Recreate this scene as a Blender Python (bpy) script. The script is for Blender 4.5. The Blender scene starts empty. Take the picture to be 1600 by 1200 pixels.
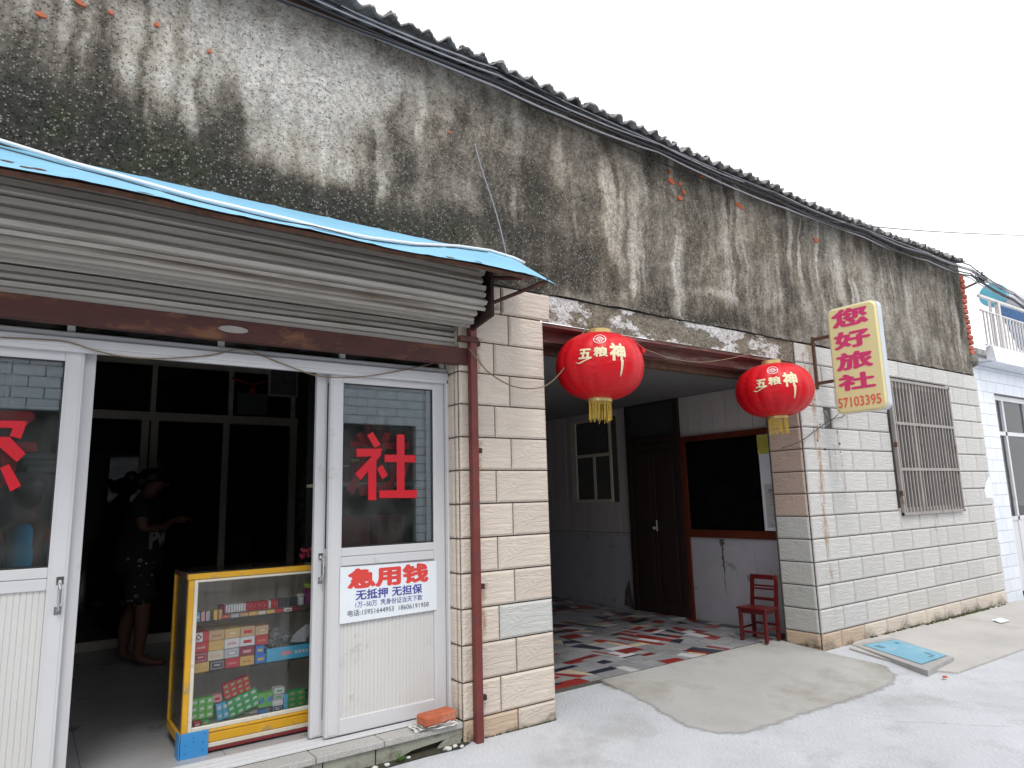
import bpy, bmesh, math, random
import numpy as np
from mathutils import Vector, Matrix
random.seed(7); RS = np.random.RandomState(11)
SC = bpy.context.scene; COL = SC.collection
rad = math.radians

# ------------------------------------------------------------------ camera
F = 1066.67
CP = np.array([0.0, -3.5172, 1.4233])
CR = np.array([0.81716322, -0.57580418, -0.02634024])
CU = np.array([-0.07437964, -0.15065211, 0.98578477])
CF = np.array([0.57158721, 0.80358788, 0.16593547])
cam = bpy.data.cameras.new('camera'); cam.lens = 24.0; cam.sensor_width = 36.0
cam.clip_start = 0.05; cam.clip_end = 400
co = bpy.data.objects.new('camera', cam); COL.objects.link(co); SC.camera = co
m = Matrix.Identity(4)
for i in range(3):
    m[i][0] = CR[i]; m[i][1] = CU[i]; m[i][2] = -CF[i]; m[i][3] = CP[i]
co.matrix_world = m

# ------------------------------------------------------------------ light
SUN_EL, SUN_AZ = 58.0, 200.0     # azimuth measured clockwise from +Y: 180 = from the street (-Y)
w = bpy.data.worlds.new('World'); SC.world = w; w.use_nodes = True
nt = w.node_tree; bg = nt.nodes['Background']
sky = nt.nodes.new('ShaderNodeTexSky'); sky.sky_type = 'NISHITA'; sky.sun_disc = False
sky.sun_elevation = rad(SUN_EL); sky.sun_rotation = rad(SUN_AZ); sky.dust_density = 4.0; sky.air_density = 1.0
mx = nt.nodes.new('ShaderNodeMix'); mx.data_type = 'RGBA'; mx.inputs['Factor'].default_value = 0.9
nt.links.new(sky.outputs[0], mx.inputs['A']); mx.inputs['B'].default_value = (12.0, 12.2, 12.6, 1)   # even cloud cover
nt.links.new(mx.outputs['Result'], bg.inputs['Color']); bg.inputs['Strength'].default_value = 0.105
sl = bpy.data.lights.new('sun', 'SUN'); sl.energy = 1.1; sl.angle = rad(14); sl.color = (1, 0.97, 0.93)
so = bpy.data.objects.new('sun', sl); COL.objects.link(so)
az, el = rad(SUN_AZ), rad(SUN_EL)
sd = Vector((math.sin(az) * math.cos(el), math.cos(az) * math.cos(el), math.sin(el)))
so.rotation_euler = (-sd).to_track_quat('-Z', 'Y').to_euler(); so.location = (0, -5, 12)
SC.view_settings.view_transform = 'Standard'; SC.view_settings.look = 'None'
SC.view_settings.exposure = 0.38; SC.view_settings.gamma = 1.0
SC.view_settings.use_curve_mapping = False
SC.render.engine = 'CYCLES'
SC.cycles.max_bounces = 8; SC.cycles.transparent_max_bounces = 12

def U(px, py, ax, v):
    """point of the world plane ax = v that the photograph shows at pixel px, py (used for measuring only)"""
    d = CF + CR * (px - 800) / F - CU * (py - 600) / F
    i = 'XYZ'.index(ax); return CP + d * ((v - CP[i]) / d[i])

# ------------------------------------------------------------------ materials
def N(nt, t, **k):
    n = nt.nodes.new(t)
    for a, b in k.items():
        if a in ('loc',): continue
        setattr(n, a, b)
    return n
def mat(name, col, rough=0.6, var=0.15, scale=6.0, bump=0.0, bscale=40.0, metal=0.0, dirt=None, dirt_amt=0.0,
        dscale=3.0, stretch=(1, 1, 1), spec=0.5, objvar=0.0, coat=0.0, speck=0.0, trans=0.0):
    mt = bpy.data.materials.new(name); mt.use_nodes = True
    nt = mt.node_tree; p = nt.nodes['Principled BSDF']; L = nt.links.new
    tc = N(nt, 'ShaderNodeTexCoord'); mp = N(nt, 'ShaderNodeMapping'); mp.inputs['Scale'].default_value = stretch
    L(tc.outputs['Object'], mp.inputs['Vector'])
    n1 = N(nt, 'ShaderNodeTexNoise'); n1.inputs['Scale'].default_value = scale; n1.inputs['Detail'].default_value = 6
    n1.inputs['Roughness'].default_value = 0.6
    L(mp.outputs[0], n1.inputs['Vector'])
    mr = N(nt, 'ShaderNodeMapRange'); mr.inputs[1].default_value = 0.25; mr.inputs[2].default_value = 0.75
    mr.inputs[3].default_value = 1 - var; mr.inputs[4].default_value = 1 + var
    L(n1.outputs['Fac'], mr.inputs[0])
    cur = mr.outputs[0]
    if objvar:
        oi = N(nt, 'ShaderNodeObjectInfo'); m2 = N(nt, 'ShaderNodeMapRange')
        m2.inputs[3].default_value = 1 - objvar; m2.inputs[4].default_value = 1 + objvar
        L(oi.outputs['Random'], m2.inputs[0]); mm = N(nt, 'ShaderNodeMath', operation='MULTIPLY')
        L(cur, mm.inputs[0]); L(m2.outputs[0], mm.inputs[1]); cur = mm.outputs[0]
    if speck:
        n3 = N(nt, 'ShaderNodeTexNoise'); n3.inputs['Scale'].default_value = 220; n3.inputs['Detail'].default_value = 2
        L(tc.outputs['Object'], n3.inputs['Vector'])
        m3 = N(nt, 'ShaderNodeMapRange'); m3.inputs[1].default_value = 0.35; m3.inputs[2].default_value = 0.65
        m3.inputs[3].default_value = 1 - speck; m3.inputs[4].default_value = 1 + speck
        L(n3.outputs['Fac'], m3.inputs[0]); mm = N(nt, 'ShaderNodeMath', operation='MULTIPLY')
        L(cur, mm.inputs[0]); L(m3.outputs[0], mm.inputs[1]); cur = mm.outputs[0]
    vm = N(nt, 'ShaderNodeVectorMath', operation='SCALE'); vm.inputs[0].default_value = col[:3]; L(cur, vm.inputs['Scale'])
    out = vm.outputs[0]
    if dirt is not None:
        n2 = N(nt, 'ShaderNodeTexNoise'); n2.inputs['Scale'].default_value = dscale; n2.inputs['Detail'].default_value = 8
        n2.inputs['Roughness'].default_value = 0.7
        L(mp.outputs[0], n2.inputs['Vector'])
        r2 = N(nt, 'ShaderNodeMapRange'); r2.inputs[1].default_value = 0.62 - dirt_amt * 0.3; r2.inputs[2].default_value = 0.72 - dirt_amt * 0.2
        L(n2.outputs['Fac'], r2.inputs[0])
        mc = N(nt, 'ShaderNodeMix', data_type='RGBA'); L(r2.outputs[0], mc.inputs['Factor'])
        L(out, mc.inputs['A']); mc.inputs['B'].default_value = (*dirt[:3], 1); out = mc.outputs['Result']
    L(out, p.inputs['Base Color'])
    p.inputs['Roughness'].default_value = rough; p.inputs['Metallic'].default_value = metal
    p.inputs['Specular IOR Level'].default_value = spec; p.inputs['Coat Weight'].default_value = coat
    if bump:
        n4 = N(nt, 'ShaderNodeTexNoise'); n4.inputs['Scale'].default_value = bscale; n4.inputs['Detail'].default_value = 5
        L(mp.outputs[0], n4.inputs['Vector']); b = N(nt, 'ShaderNodeBump'); b.inputs['Strength'].default_value = min(1, bump)
        b.inputs['Distance'].default_value = 0.01 * max(1, bump); L(n4.outputs['Fac'], b.inputs['Height']); L(b.outputs[0], p.inputs['Normal'])
    return mt
def glass(name, tint=(0.85, 0.9, 0.9), refl=1.0, dirty=0.05):
    mt = bpy.data.materials.new(name); mt.use_nodes = True; nt = mt.node_tree; L = nt.links.new
    nt.nodes.remove(nt.nodes['Principled BSDF']); out = nt.nodes['Material Output']
    tr = N(nt, 'ShaderNodeBsdfTransparent'); tr.inputs[0].default_value = (*tint, 1)
    gl = N(nt, 'ShaderNodeBsdfGlossy'); gl.inputs['Roughness'].default_value = 0.015
    fr = N(nt, 'ShaderNodeFresnel'); fr.inputs['IOR'].default_value = 1.5
    mu = N(nt, 'ShaderNodeMath', operation='MULTIPLY'); mu.use_clamp = True; mu.inputs[1].default_value = 2.0 * refl
    L(fr.outputs[0], mu.inputs[0])
    m1 = N(nt, 'ShaderNodeMixShader'); L(mu.outputs[0], m1.inputs[0]); L(tr.outputs[0], m1.inputs[1]); L(gl.outputs[0], m1.inputs[2])
    df = N(nt, 'ShaderNodeBsdfDiffuse'); df.inputs[0].default_value = (0.5, 0.5, 0.48, 1)
    tc = N(nt, 'ShaderNodeTexCoord'); no = N(nt, 'ShaderNodeTexNoise'); no.inputs['Scale'].default_value = 9; no.inputs['Detail'].default_value = 7
    L(tc.outputs['Object'], no.inputs['Vector']); mr = N(nt, 'ShaderNodeMapRange')
    mr.inputs[1].default_value = 0.4; mr.inputs[2].default_value = 0.8; mr.inputs[3].default_value = dirty * 0.4; mr.inputs[4].default_value = dirty * 2.5
    L(no.outputs['Fac'], mr.inputs[0])
    m2 = N(nt, 'ShaderNodeMixShader'); L(mr.outputs[0], m2.inputs[0]); L(m1.outputs[0], m2.inputs[1]); L(df.outputs[0], m2.inputs[2])
    L(m2.outputs[0], out.inputs['Surface']); return mt

def plaster_mat():
    mt = bpy.data.materials.new('weathered_plaster'); mt.use_nodes = True; nt = mt.node_tree; L = nt.links.new
    p = nt.nodes['Principled BSDF']; p.inputs['Roughness'].default_value = 0.95; p.inputs['Specular IOR Level'].default_value = 0.15
    at = N(nt, 'ShaderNodeAttribute', attribute_name='stain')
    tc = N(nt, 'ShaderNodeTexCoord')
    n1 = N(nt, 'ShaderNodeTexNoise'); n1.inputs['Scale'].default_value = 46; n1.inputs['Detail'].default_value = 5; n1.inputs['Roughness'].default_value = 0.8
    n2 = N(nt, 'ShaderNodeTexNoise'); n2.inputs['Scale'].default_value = 14; n2.inputs['Detail'].default_value = 8; n2.inputs['Roughness'].default_value = 0.7
    vo = N(nt, 'ShaderNodeTexVoronoi'); vo.inputs['Scale'].default_value = 82
    for n in (n1, n2): L(tc.outputs['Object'], n.inputs['Vector'])
    dn = N(nt, 'ShaderNodeTexNoise'); dn.inputs['Scale'].default_value = 60; dn.inputs['Detail'].default_value = 3; L(tc.outputs['Object'], dn.inputs['Vector'])
    da = N(nt, 'ShaderNodeVectorMath', operation='SCALE'); L(dn.outputs['Color'], da.inputs[0]); da.inputs['Scale'].default_value = 0.022
    dd = N(nt, 'ShaderNodeVectorMath', operation='ADD'); L(tc.outputs['Object'], dd.inputs[0]); L(da.outputs[0], dd.inputs[1]); L(dd.outputs[0], vo.inputs['Vector'])
    r1 = N(nt, 'ShaderNodeMapRange'); r1.inputs[1].default_value = 0.36; r1.inputs[2].default_value = 0.62; r1.inputs[3].default_value = 0.60; r1.inputs[4].default_value = 1.32
    L(n1.outputs['Fac'], r1.inputs[0])
    r2 = N(nt, 'ShaderNodeMapRange'); r2.inputs[1].default_value = 0.3; r2.inputs[2].default_value = 0.7; r2.inputs[3].default_value = 0.86; r2.inputs[4].default_value = 1.14
    L(n2.outputs['Fac'], r2.inputs[0])
    mu = N(nt, 'ShaderNodeMath', operation='MULTIPLY'); L(r1.outputs[0], mu.inputs[0]); L(r2.outputs[0], mu.inputs[1])
    # pebbles in the render coat: paler grains that show where the coat is dark
    r3 = N(nt, 'ShaderNodeMapRange'); r3.inputs[1].default_value = 0.50; r3.inputs[2].default_value = 0.20; r3.inputs[3].default_value = 0.0; r3.inputs[4].default_value = 0.60
    L(vo.outputs['Distance'], r3.inputs[0])
    pit = N(nt, 'ShaderNodeMath', operation='LESS_THAN'); pit.inputs[1].default_value = 0.34
    sp = N(nt, 'ShaderNodeMath', operation='GREATER_THAN'); sp.inputs[1].default_value = 0.74
    sc = N(nt, 'ShaderNodeSeparateColor'); L(vo.outputs['Color'], sc.inputs[0]); L(sc.outputs[0], sp.inputs[0]); L(sc.outputs[0], pit.inputs[0])
    pm_ = N(nt, 'ShaderNodeMath', operation='MULTIPLY'); L(r3.outputs[0], pm_.inputs[0]); L(pit.outputs[0], pm_.inputs[1])
    pk = N(nt, 'ShaderNodeMath', operation='MULTIPLY_ADD'); L(pm_.outputs[0], pk.inputs[0]); pk.inputs[1].default_value = -1.0; pk.inputs[2].default_value = 1.0
    m0 = N(nt, 'ShaderNodeMath', operation='MULTIPLY'); L(mu.outputs[0], m0.inputs[0]); L(pk.outputs[0], m0.inputs[1])
    m4 = N(nt, 'ShaderNodeMath', operation='MULTIPLY'); L(r3.outputs[0], m4.inputs[0]); L(sp.outputs[0], m4.inputs[1])
    vm = N(nt, 'ShaderNodeVectorMath', operation='SCALE'); L(at.outputs['Color'], vm.inputs[0]); L(m0.outputs[0], vm.inputs['Scale'])
    mc = N(nt, 'ShaderNodeMix', data_type='RGBA'); L(m4.outputs[0], mc.inputs['Factor']); L(vm.outputs[0], mc.inputs['A'])
    mc.inputs['B'].default_value = (0.40, 0.37, 0.33, 1)
    L(mc.outputs['Result'], p.inputs['Base Color'])
    b = N(nt, 'ShaderNodeBump'); b.inputs['Strength'].default_value = 0.8; b.inputs['Distance'].default_value = 0.008
    ad = N(nt, 'ShaderNodeMath', operation='ADD'); L(n1.outputs['Fac'], ad.inputs[0]); L(pk.outputs[0], ad.inputs[1])
    L(ad.outputs[0], b.inputs['Height']); L(b.outputs[0], p.inputs['Normal'])
    return mt

def tile_mat(name, col, objvar=0.06):
    """embossed split-face tile: wavy chiselled relief"""
    mt = mat(name, col, rough=0.45, var=0.05, scale=5, objvar=objvar, spec=0.4)
    nt = mt.node_tree; L = nt.links.new; p = nt.nodes['Principled BSDF']
    tc = N(nt, 'ShaderNodeTexCoord'); oi = N(nt, 'ShaderNodeObjectInfo')
    ad = N(nt, 'ShaderNodeVectorMath', operation='ADD'); sc = N(nt, 'ShaderNodeVectorMath', operation='SCALE')
    L(oi.outputs['Location'], sc.inputs[0]); sc.inputs['Scale'].default_value = 0.0
    L(tc.outputs['Object'], ad.inputs[0]); L(sc.outputs[0], ad.inputs[1])
    mp = N(nt, 'ShaderNodeMapping'); mp.inputs['Rotation'].default_value = (0, rad(-18), 0); mp.inputs['Scale'].default_value = (0.75, 1, 2.4)
    L(ad.outputs[0], mp.inputs['Vector'])
    mg = N(nt, 'ShaderNodeTexNoise'); mg.inputs['Scale'].default_value = 6.5; mg.inputs['Detail'].default_value = 2.0; mg.inputs['Distortion'].default_value = 1.4
    L(mp.outputs[0], mg.inputs['Vector'])
    # ridges = distance from the mid level of a distorted noise
    s = N(nt, 'ShaderNodeMath', operation='MULTIPLY'); s.inputs[1].default_value = 4.0; L(mg.outputs['Fac'], s.inputs[0])
    pp = N(nt, 'ShaderNodeMath', operation='PINGPONG'); pp.inputs[1].default_value = 0.42; L(s.outputs[0], pp.inputs[0])
    b = N(nt, 'ShaderNodeBump'); b.inputs['Strength'].default_value = 0.42; b.inputs['Distance'].default_value = 0.016
    L(pp.outputs[0], b.inputs['Height']); L(b.outputs[0], p.inputs['Normal'])
    return mt

M = {}
M['plaster'] = plaster_mat()
M['tile_pink'] = tile_mat('tile_warm_beige', (0.60, 0.52, 0.44))
M['tile_beige'] = tile_mat('tile_pale_beige', (0.535, 0.52, 0.495))
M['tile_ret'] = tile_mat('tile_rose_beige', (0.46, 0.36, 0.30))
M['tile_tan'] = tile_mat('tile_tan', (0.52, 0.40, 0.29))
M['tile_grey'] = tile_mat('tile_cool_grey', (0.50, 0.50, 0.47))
M['mortar'] = mat('mortar', (0.09, 0.085, 0.075), rough=0.95, bump=0.6)
M['rustmark'] = mat('rust_run', (0.50, 0.30, 0.12), rough=0.7, var=0.3, scale=30)
M['white_tile'] = mat('glazed_white_tile', (0.72, 0.76, 0.82), rough=0.25, var=0.06, scale=3, objvar=0.04)
M['white_grout'] = mat('grey_grout', (0.22, 0.22, 0.22), rough=0.9)
M['lintel'] = mat('peeling_lime_render', (0.22, 0.19, 0.15), rough=0.95, var=0.5, scale=14, bump=0.9, bscale=30, dirt=(0.62, 0.60, 0.57), dirt_amt=0.28, dscale=9)
M['lintel_white'] = mat('chipped_lime', (0.72, 0.71, 0.70), rough=0.9, bump=0.5)
M['redbeam'] = mat('faded_red_paint', (0.16, 0.055, 0.045), rough=0.6, var=0.4, scale=9, dirt=(0.30, 0.22, 0.20), dirt_amt=0.25, dscale=5, stretch=(0.5, 1, 3), bump=0.3)
M['rust'] = mat('rusty_red_steel', (0.065, 0.016, 0.012), rough=0.65, var=0.3, scale=12, dirt=(0.18, 0.075, 0.03), dirt_amt=0.3, dscale=10, stretch=(.4, 1, 1), bump=0.3, bscale=60)
M['redpost'] = mat('red_oxide_post', (0.155, 0.030, 0.024), rough=0.5, var=0.25, scale=10, dirt=(0.07, 0.05, 0.06), dirt_amt=0.2, dscale=12, bump=0.2)
M['rust2'] = mat('brown_rust', (0.10, 0.045, 0.025), rough=0.8, var=0.5, scale=20, bump=0.6)
M['shutter'] = mat('dull_galvanised_slat', (0.42, 0.395, 0.355), rough=0.55, var=0.22, scale=9, stretch=(.15, 1, 3), metal=0.0, dirt=(0.20, 0.165, 0.125), dirt_amt=0.35, dscale=4, objvar=.12)
M['housing'] = mat('dark_rusted_housing', (0.035, 0.018, 0.014), rough=0.8, var=0.4, bump=0.3)
M['canopy'] = mat('sky_blue_painted_sheet', (0.25, 0.53, 0.73), rough=0.5, var=0.12, scale=3, dirt=(0.16, 0.09, 0.05), dirt_amt=-0.10, dscale=8, stretch=(.5, 1, 1), bump=0.1, bscale=4)
M['canopy_under'] = mat('rusted_sheet_underside', (0.06, 0.03, 0.018), rough=0.9, var=0.5, bump=0.3)
M['alu'] = mat('white_aluminium', (0.62, 0.62, 0.63), rough=0.35, var=0.05, scale=2, dirt=(0.42, 0.40, 0.36), dirt_amt=0.05, dscale=3, bump=0.05)
M['alu_old'] = mat('aged_aluminium', (0.66, 0.60, 0.49), rough=0.45, var=0.12, scale=5)
M['alu_dark'] = mat('gasket', (0.03, 0.03, 0.03), rough=0.6)
M['panel'] = mat('white_fluted_panel', (0.62, 0.61, 0.59), rough=0.5, var=0.05, scale=3, dirt=(0.42, 0.36, 0.28), dirt_amt=0.02, dscale=2.2)
M['chrome'] = mat('chrome', (0.6, 0.6, 0.6), rough=0.18, metal=1.0, var=0.05)
M['glass'] = glass('window_glass', refl=1.25, dirty=0.03)
M['glass_case'] = glass('showcase_glass', (0.985, 0.99, 0.99), refl=0.40, dirty=0.010)
M['red_vinyl'] = mat('red_vinyl', (0.62, 0.012, 0.025), rough=0.35, var=0.03)
M['sticker'] = mat('poster_white', (0.78, 0.82, 0.86), rough=0.4, var=0.03)
M['ink_red'] = mat('ink_red', (0.70, 0.06, 0.05), rough=0.4, var=0.03)
M['ink_blue'] = mat('ink_blue', (0.07, 0.07, 0.32), rough=0.4, var=0.03)
M['ink_grey'] = mat('ink_grey', (0.13, 0.13, 0.15), rough=0.4, var=0.03)
M['stone'] = mat('granite_step', (0.42, 0.41, 0.39), rough=0.7, var=0.10, scale=4, speck=0.25, dirt=(0.28, 0.25, 0.20), dirt_amt=0.12, dscale=5, bump=0.2)
M['stone_face'] = mat('grey_green_riser', (0.30, 0.30, 0.25), rough=0.85, var=0.15, speck=0.25, dirt=(0.13, 0.12, 0.08), dirt_amt=0.3, dscale=7, bump=0.4)
M['soil'] = mat('dark_soil', (0.045, 0.04, 0.028), rough=1, var=0.5, scale=25, bump=1.0)
M['brick'] = mat('orange_brick', (0.46, 0.12, 0.055), rough=0.9, var=0.25, scale=12, bump=0.6, dirt=(0.40, 0.25, 0.18), dirt_amt=0.25, dscale=9)
M['brick_wall'] = mat('red_wall_brick', (0.40, 0.10, 0.06), rough=0.9, var=0.3, scale=12, bump=0.6, objvar=.25)
M['paper'] = mat('crumpled_paper', (0.62, 0.61, 0.58), rough=0.8, var=0.1, bump=0.4, bscale=15)
M['concrete_rough'] = mat('rough_concrete', (0.2, 0.19, 0.17), rough=1, var=0.4, scale=15, bump=1.0)
M['corr'] = mat('old_cement_sheet', (0.27, 0.265, 0.26), rough=0.95, var=0.4, scale=6, bump=0.5, objvar=.2, dirt=(0.07, 0.06, 0.055), dirt_amt=0.35, dscale=5)
M['wire_dark'] = mat('black_cable', (0.018, 0.018, 0.022), rough=0.5, var=0.1)
M['wire_grey'] = mat('grey_cable', (0.30, 0.30, 0.33), rough=0.5, var=0.1)
M['string'] = mat('dirty_string', (0.22, 0.16, 0.10), rough=0.9)
M['pipe'] = mat('white_pvc', (0.78, 0.79, 0.80), rough=0.3, var=0.04)
M['lantern'] = mat('red_lantern_cloth', (0.62, 0.006, 0.013), rough=0.40, var=0.08, scale=5, bump=0.25, bscale=14, stretch=(1, 1, 3), spec=0.32)
M['lantern_rib'] = mat('dark_red_seam', (0.32, 0.004, 0.01), rough=0.6)
M['gold'] = mat('gold_ring', (0.62, 0.50, 0.20), rough=0.35, metal=0.3, var=0.08)
M['fringe'] = mat('yellow_fringe', (0.62, 0.42, 0.06), rough=0.7, var=0.2)
M['gold_ink'] = mat('cream_gold_print', (0.80, 0.70, 0.46), rough=0.5, var=0.05)
M['white_ink'] = mat('white_print', (0.82, 0.78, 0.76), rough=0.5, var=0.03)
M['sign_face'] = mat('yellow_sign_acrylic', (0.78, 0.69, 0.36), rough=0.3, var=0.05, scale=2)
M['sign_side'] = mat('sign_casing', (0.55, 0.58, 0.62), rough=0.35, var=0.06)
M['sign_ink'] = mat('magenta_letters', (0.66, 0.05, 0.18), rough=0.4, var=0.05)
M['sign_num'] = mat('orange_red_digits', (0.74, 0.16, 0.10), rough=0.4, var=0.05)
M['grille'] = mat('weathered_steel_bar', (0.30, 0.275, 0.255), rough=0.5, var=0.15, metal=0.2, dirt=(0.16, 0.09, 0.05), dirt_amt=0.1, dscale=8)
M['mesh_dark'] = mat('dark_window_void', (0.03, 0.028, 0.027), rough=0.5, var=0.3, scale=3)
M['intwall'] = mat('interior_white_board', (0.52, 0.48, 0.465), rough=0.5, var=0.06, scale=3, dirt=(0.26, 0.24, 0.22), dirt_amt=0.06, dscale=3, objvar=0.04)
M['dado'] = mat('interior_dado', (0.44, 0.43, 0.46), rough=0.6, var=0.08, dirt=(0.22, 0.21, 0.19), dirt_amt=0.1, dscale=4)
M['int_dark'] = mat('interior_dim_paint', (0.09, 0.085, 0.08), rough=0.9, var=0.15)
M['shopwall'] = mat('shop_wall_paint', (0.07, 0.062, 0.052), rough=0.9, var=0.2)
M['red_wood'] = mat('red_brown_wood', (0.11, 0.022, 0.010), rough=0.4, var=0.25, scale=8, stretch=(1, 1, .3))
M['dark_wood'] = mat('dark_brown_door', (0.022, 0.010, 0.007), rough=0.8, var=0.25, scale=6)
M['chair'] = mat('red_lacquer_chair', (0.095, 0.006, 0.007), rough=0.35, var=0.15, scale=8, dirt=(0.26, 0.10, 0.06), dirt_amt=0.03, dscale=12)
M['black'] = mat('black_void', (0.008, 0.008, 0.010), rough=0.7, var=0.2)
M['terrazzo'] = mat('grey_terrazzo', (0.30, 0.30, 0.31), rough=0.35, var=0.12, speck=0.35, objvar=0.18)
M['p_red'] = mat('red_marble_piece', (0.25, 0.030, 0.024), rough=0.28, var=0.15, objvar=0.25, speck=.1)
M['p_navy'] = mat('black_blue_piece', (0.030, 0.036, 0.055), rough=0.28, var=0.15, objvar=0.3, speck=.15)
M['p_white'] = mat('white_piece', (0.62, 0.62, 0.64), rough=0.3, var=0.05, objvar=0.08)
M['p_cream'] = mat('cream_piece', (0.60, 0.50, 0.36), rough=0.3, var=0.08, objvar=0.1)
M['floor_shop'] = mat('grey_floor_tile', (0.42, 0.42, 0.425), rough=0.25, var=0.12, scale=3, dirt=(0.13, 0.12, 0.11), dirt_amt=0.1)
M['yellow_paint'] = mat('yellow_paint', (0.68, 0.36, 0.018), rough=0.45, var=0.12, dirt=(0.34, 0.26, 0.16), dirt_amt=0.22, dscale=14)
M['cream_paint'] = mat('cream_paint', (0.68, 0.64, 0.54), rough=0.5, var=0.08, dirt=(0.34, 0.25, 0.14), dirt_amt=0.08, dscale=12)
M['maroon'] = mat('maroon_paint', (0.20, 0.02, 0.025), rough=0.5, dirt=(0.3, 0.24, 0.18), dirt_amt=-0.05, dscale=14)
M['blue_plate'] = mat('blue_plate', (0.05, 0.28, 0.62), rough=0.4, var=0.05)
M['casewood'] = mat('old_pale_wood', (0.58, 0.53, 0.43), rough=0.7, var=0.2, scale=4, stretch=(4, 1, .5), dirt=(0.25, 0.16, 0.09), dirt_amt=0.15)
M['fridge'] = mat('dark_fridge_side', (0.09, 0.09, 0.09), rough=0.35, var=0.05)
M['silver'] = mat('silver_trim', (0.5, 0.5, 0.5), rough=0.3, var=0.05)
M['skin'] = mat('skin', (0.17, 0.075, 0.05), rough=0.55, var=0.05)
M['hair'] = mat('black_hair', (0.012, 0.010, 0.009), rough=0.4, var=0.3, scale=30, bump=.3)
M['tshirt'] = mat('black_tshirt', (0.014, 0.014, 0.015), rough=0.9, var=0.1)
M['shorts'] = mat('dark_floral_shorts', (0.02, 0.02, 0.024), rough=0.9, var=0.1)
M['floral'] = mat('white_floral_print', (0.45, 0.44, 0.44), rough=0.9)
M['orange_cloth'] = mat('orange_sleeve', (0.75, 0.12, 0.06), rough=0.8)
M['blue_cloth'] = mat('bright_blue_sleeve', (0.04, 0.36, 0.62), rough=0.8)
M['lime_cloth'] = mat('lime_cloth', (0.40, 0.45, 0.06), rough=0.8)
M['damp'] = mat('grey_damp_mark', (0.10, 0.095, 0.075), rough=1, var=0.5, scale=20)
M['moss'] = mat('moss', (0.05, 0.06, 0.02), rough=1, var=0.5, scale=20, bump=1)
M['weed'] = mat('weed_leaf', (0.08, 0.20, 0.03), rough=0.6)
M['manhole'] = mat('pale_blue_panel', (0.18, 0.42, 0.55), rough=0.5, var=0.12, scale=6, dirt=(0.42, 0.48, 0.50), dirt_amt=0.15, dscale=9)
M['conc_edge'] = mat('grey_concrete_block', (0.38, 0.37, 0.36), rough=0.9, var=0.12, bump=0.5, bscale=25)
M['tank_blue'] = mat('teal_tank_end', (0.09, 0.36, 0.46), rough=0.4)
M['tank_white'] = mat('white_tank', (0.50, 0.50, 0.52), rough=0.35)
M['tube_blue'] = mat('deep_blue_tubes', (0.03, 0.10, 0.24), rough=0.3, var=.3, scale=20)
M['rail'] = mat('white_railing', (0.62, 0.60, 0.58), rough=0.4)
M['reflection_blue'] = mat('blue_reflection', (0.12, 0.40, 0.80), rough=0.5, var=0.5, scale=6)  # mottled blue that imitates reflections in the neighbour's shop window
M['redin'] = mat('dark_red_poster', (0.35, 0.02, 0.02), rough=0.6, var=0.5, scale=10)

# ground materials -----------------------------------------------------------
def concrete(name, col, groove_rot, groove=0.35, blot=(0.30, 0.28, 0.24), amt=0.1, pits=0.0):
    mt = mat(name, col, rough=0.9, var=0.13, scale=1.6, dirt=blot, dirt_amt=amt, dscale=1.1, spec=0.25, speck=0.10)
    nt = mt.node_tree; L = nt.links.new; p = nt.nodes['Principled BSDF']
    tc = N(nt, 'ShaderNodeTexCoord'); mp = N(nt, 'ShaderNodeMapping'); mp.inputs['Rotation'].default_value = (0, 0, rad(groove_rot))
    L(tc.outputs['Object'], mp.inputs['Vector'])
    wv = N(nt, 'ShaderNodeTexWave'); wv.inputs['Scale'].default_value = 9; wv.inputs['Distortion'].default_value = 9
    wv.inputs['Detail'].default_value = 3; wv.inputs['Detail Scale'].default_value = 2.0
    L(mp.outputs[0], wv.inputs['Vector'])
    no = N(nt, 'ShaderNodeTexNoise'); no.inputs['Scale'].default_value = 45; no.inputs['Detail'].default_value = 8; no.inputs['Roughness'].default_value = .7
    L(tc.outputs['Object'], no.inputs['Vector'])
    mu = N(nt, 'ShaderNodeMath', operation='MULTIPLY'); mu.inputs[1].default_value = groove; L(wv.outputs['Fac'], mu.inputs[0])
    ad = N(nt, 'ShaderNodeMath', operation='ADD'); L(mu.outputs[0], ad.inputs[0]); L(no.outputs['Fac'], ad.inputs[1])
    b = N(nt, 'ShaderNodeBump'); b.inputs['Strength'].default_value = 0.5; b.inputs['Distance'].default_value = 0.008 + pits
    L(ad.outputs[0], b.inputs['Height']); L(b.outputs[0], p.inputs['Normal'])
    return mt
M['ground'] = concrete('pale_brushed_concrete', (0.51, 0.525, 0.55), 28, 0.42, (0.40, 0.40, 0.40), 0.30)
M['patch'] = concrete('rough_grey_concrete', (0.425, 0.42, 0.40), 60, 0.0, (0.34, 0.32, 0.285), 0.35, 0.006)
M['pavement'] = concrete('warm_grey_pavement', (0.47, 0.455, 0.435), 15, 0.3, (0.37, 0.34, 0.29), 0.15)

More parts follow.
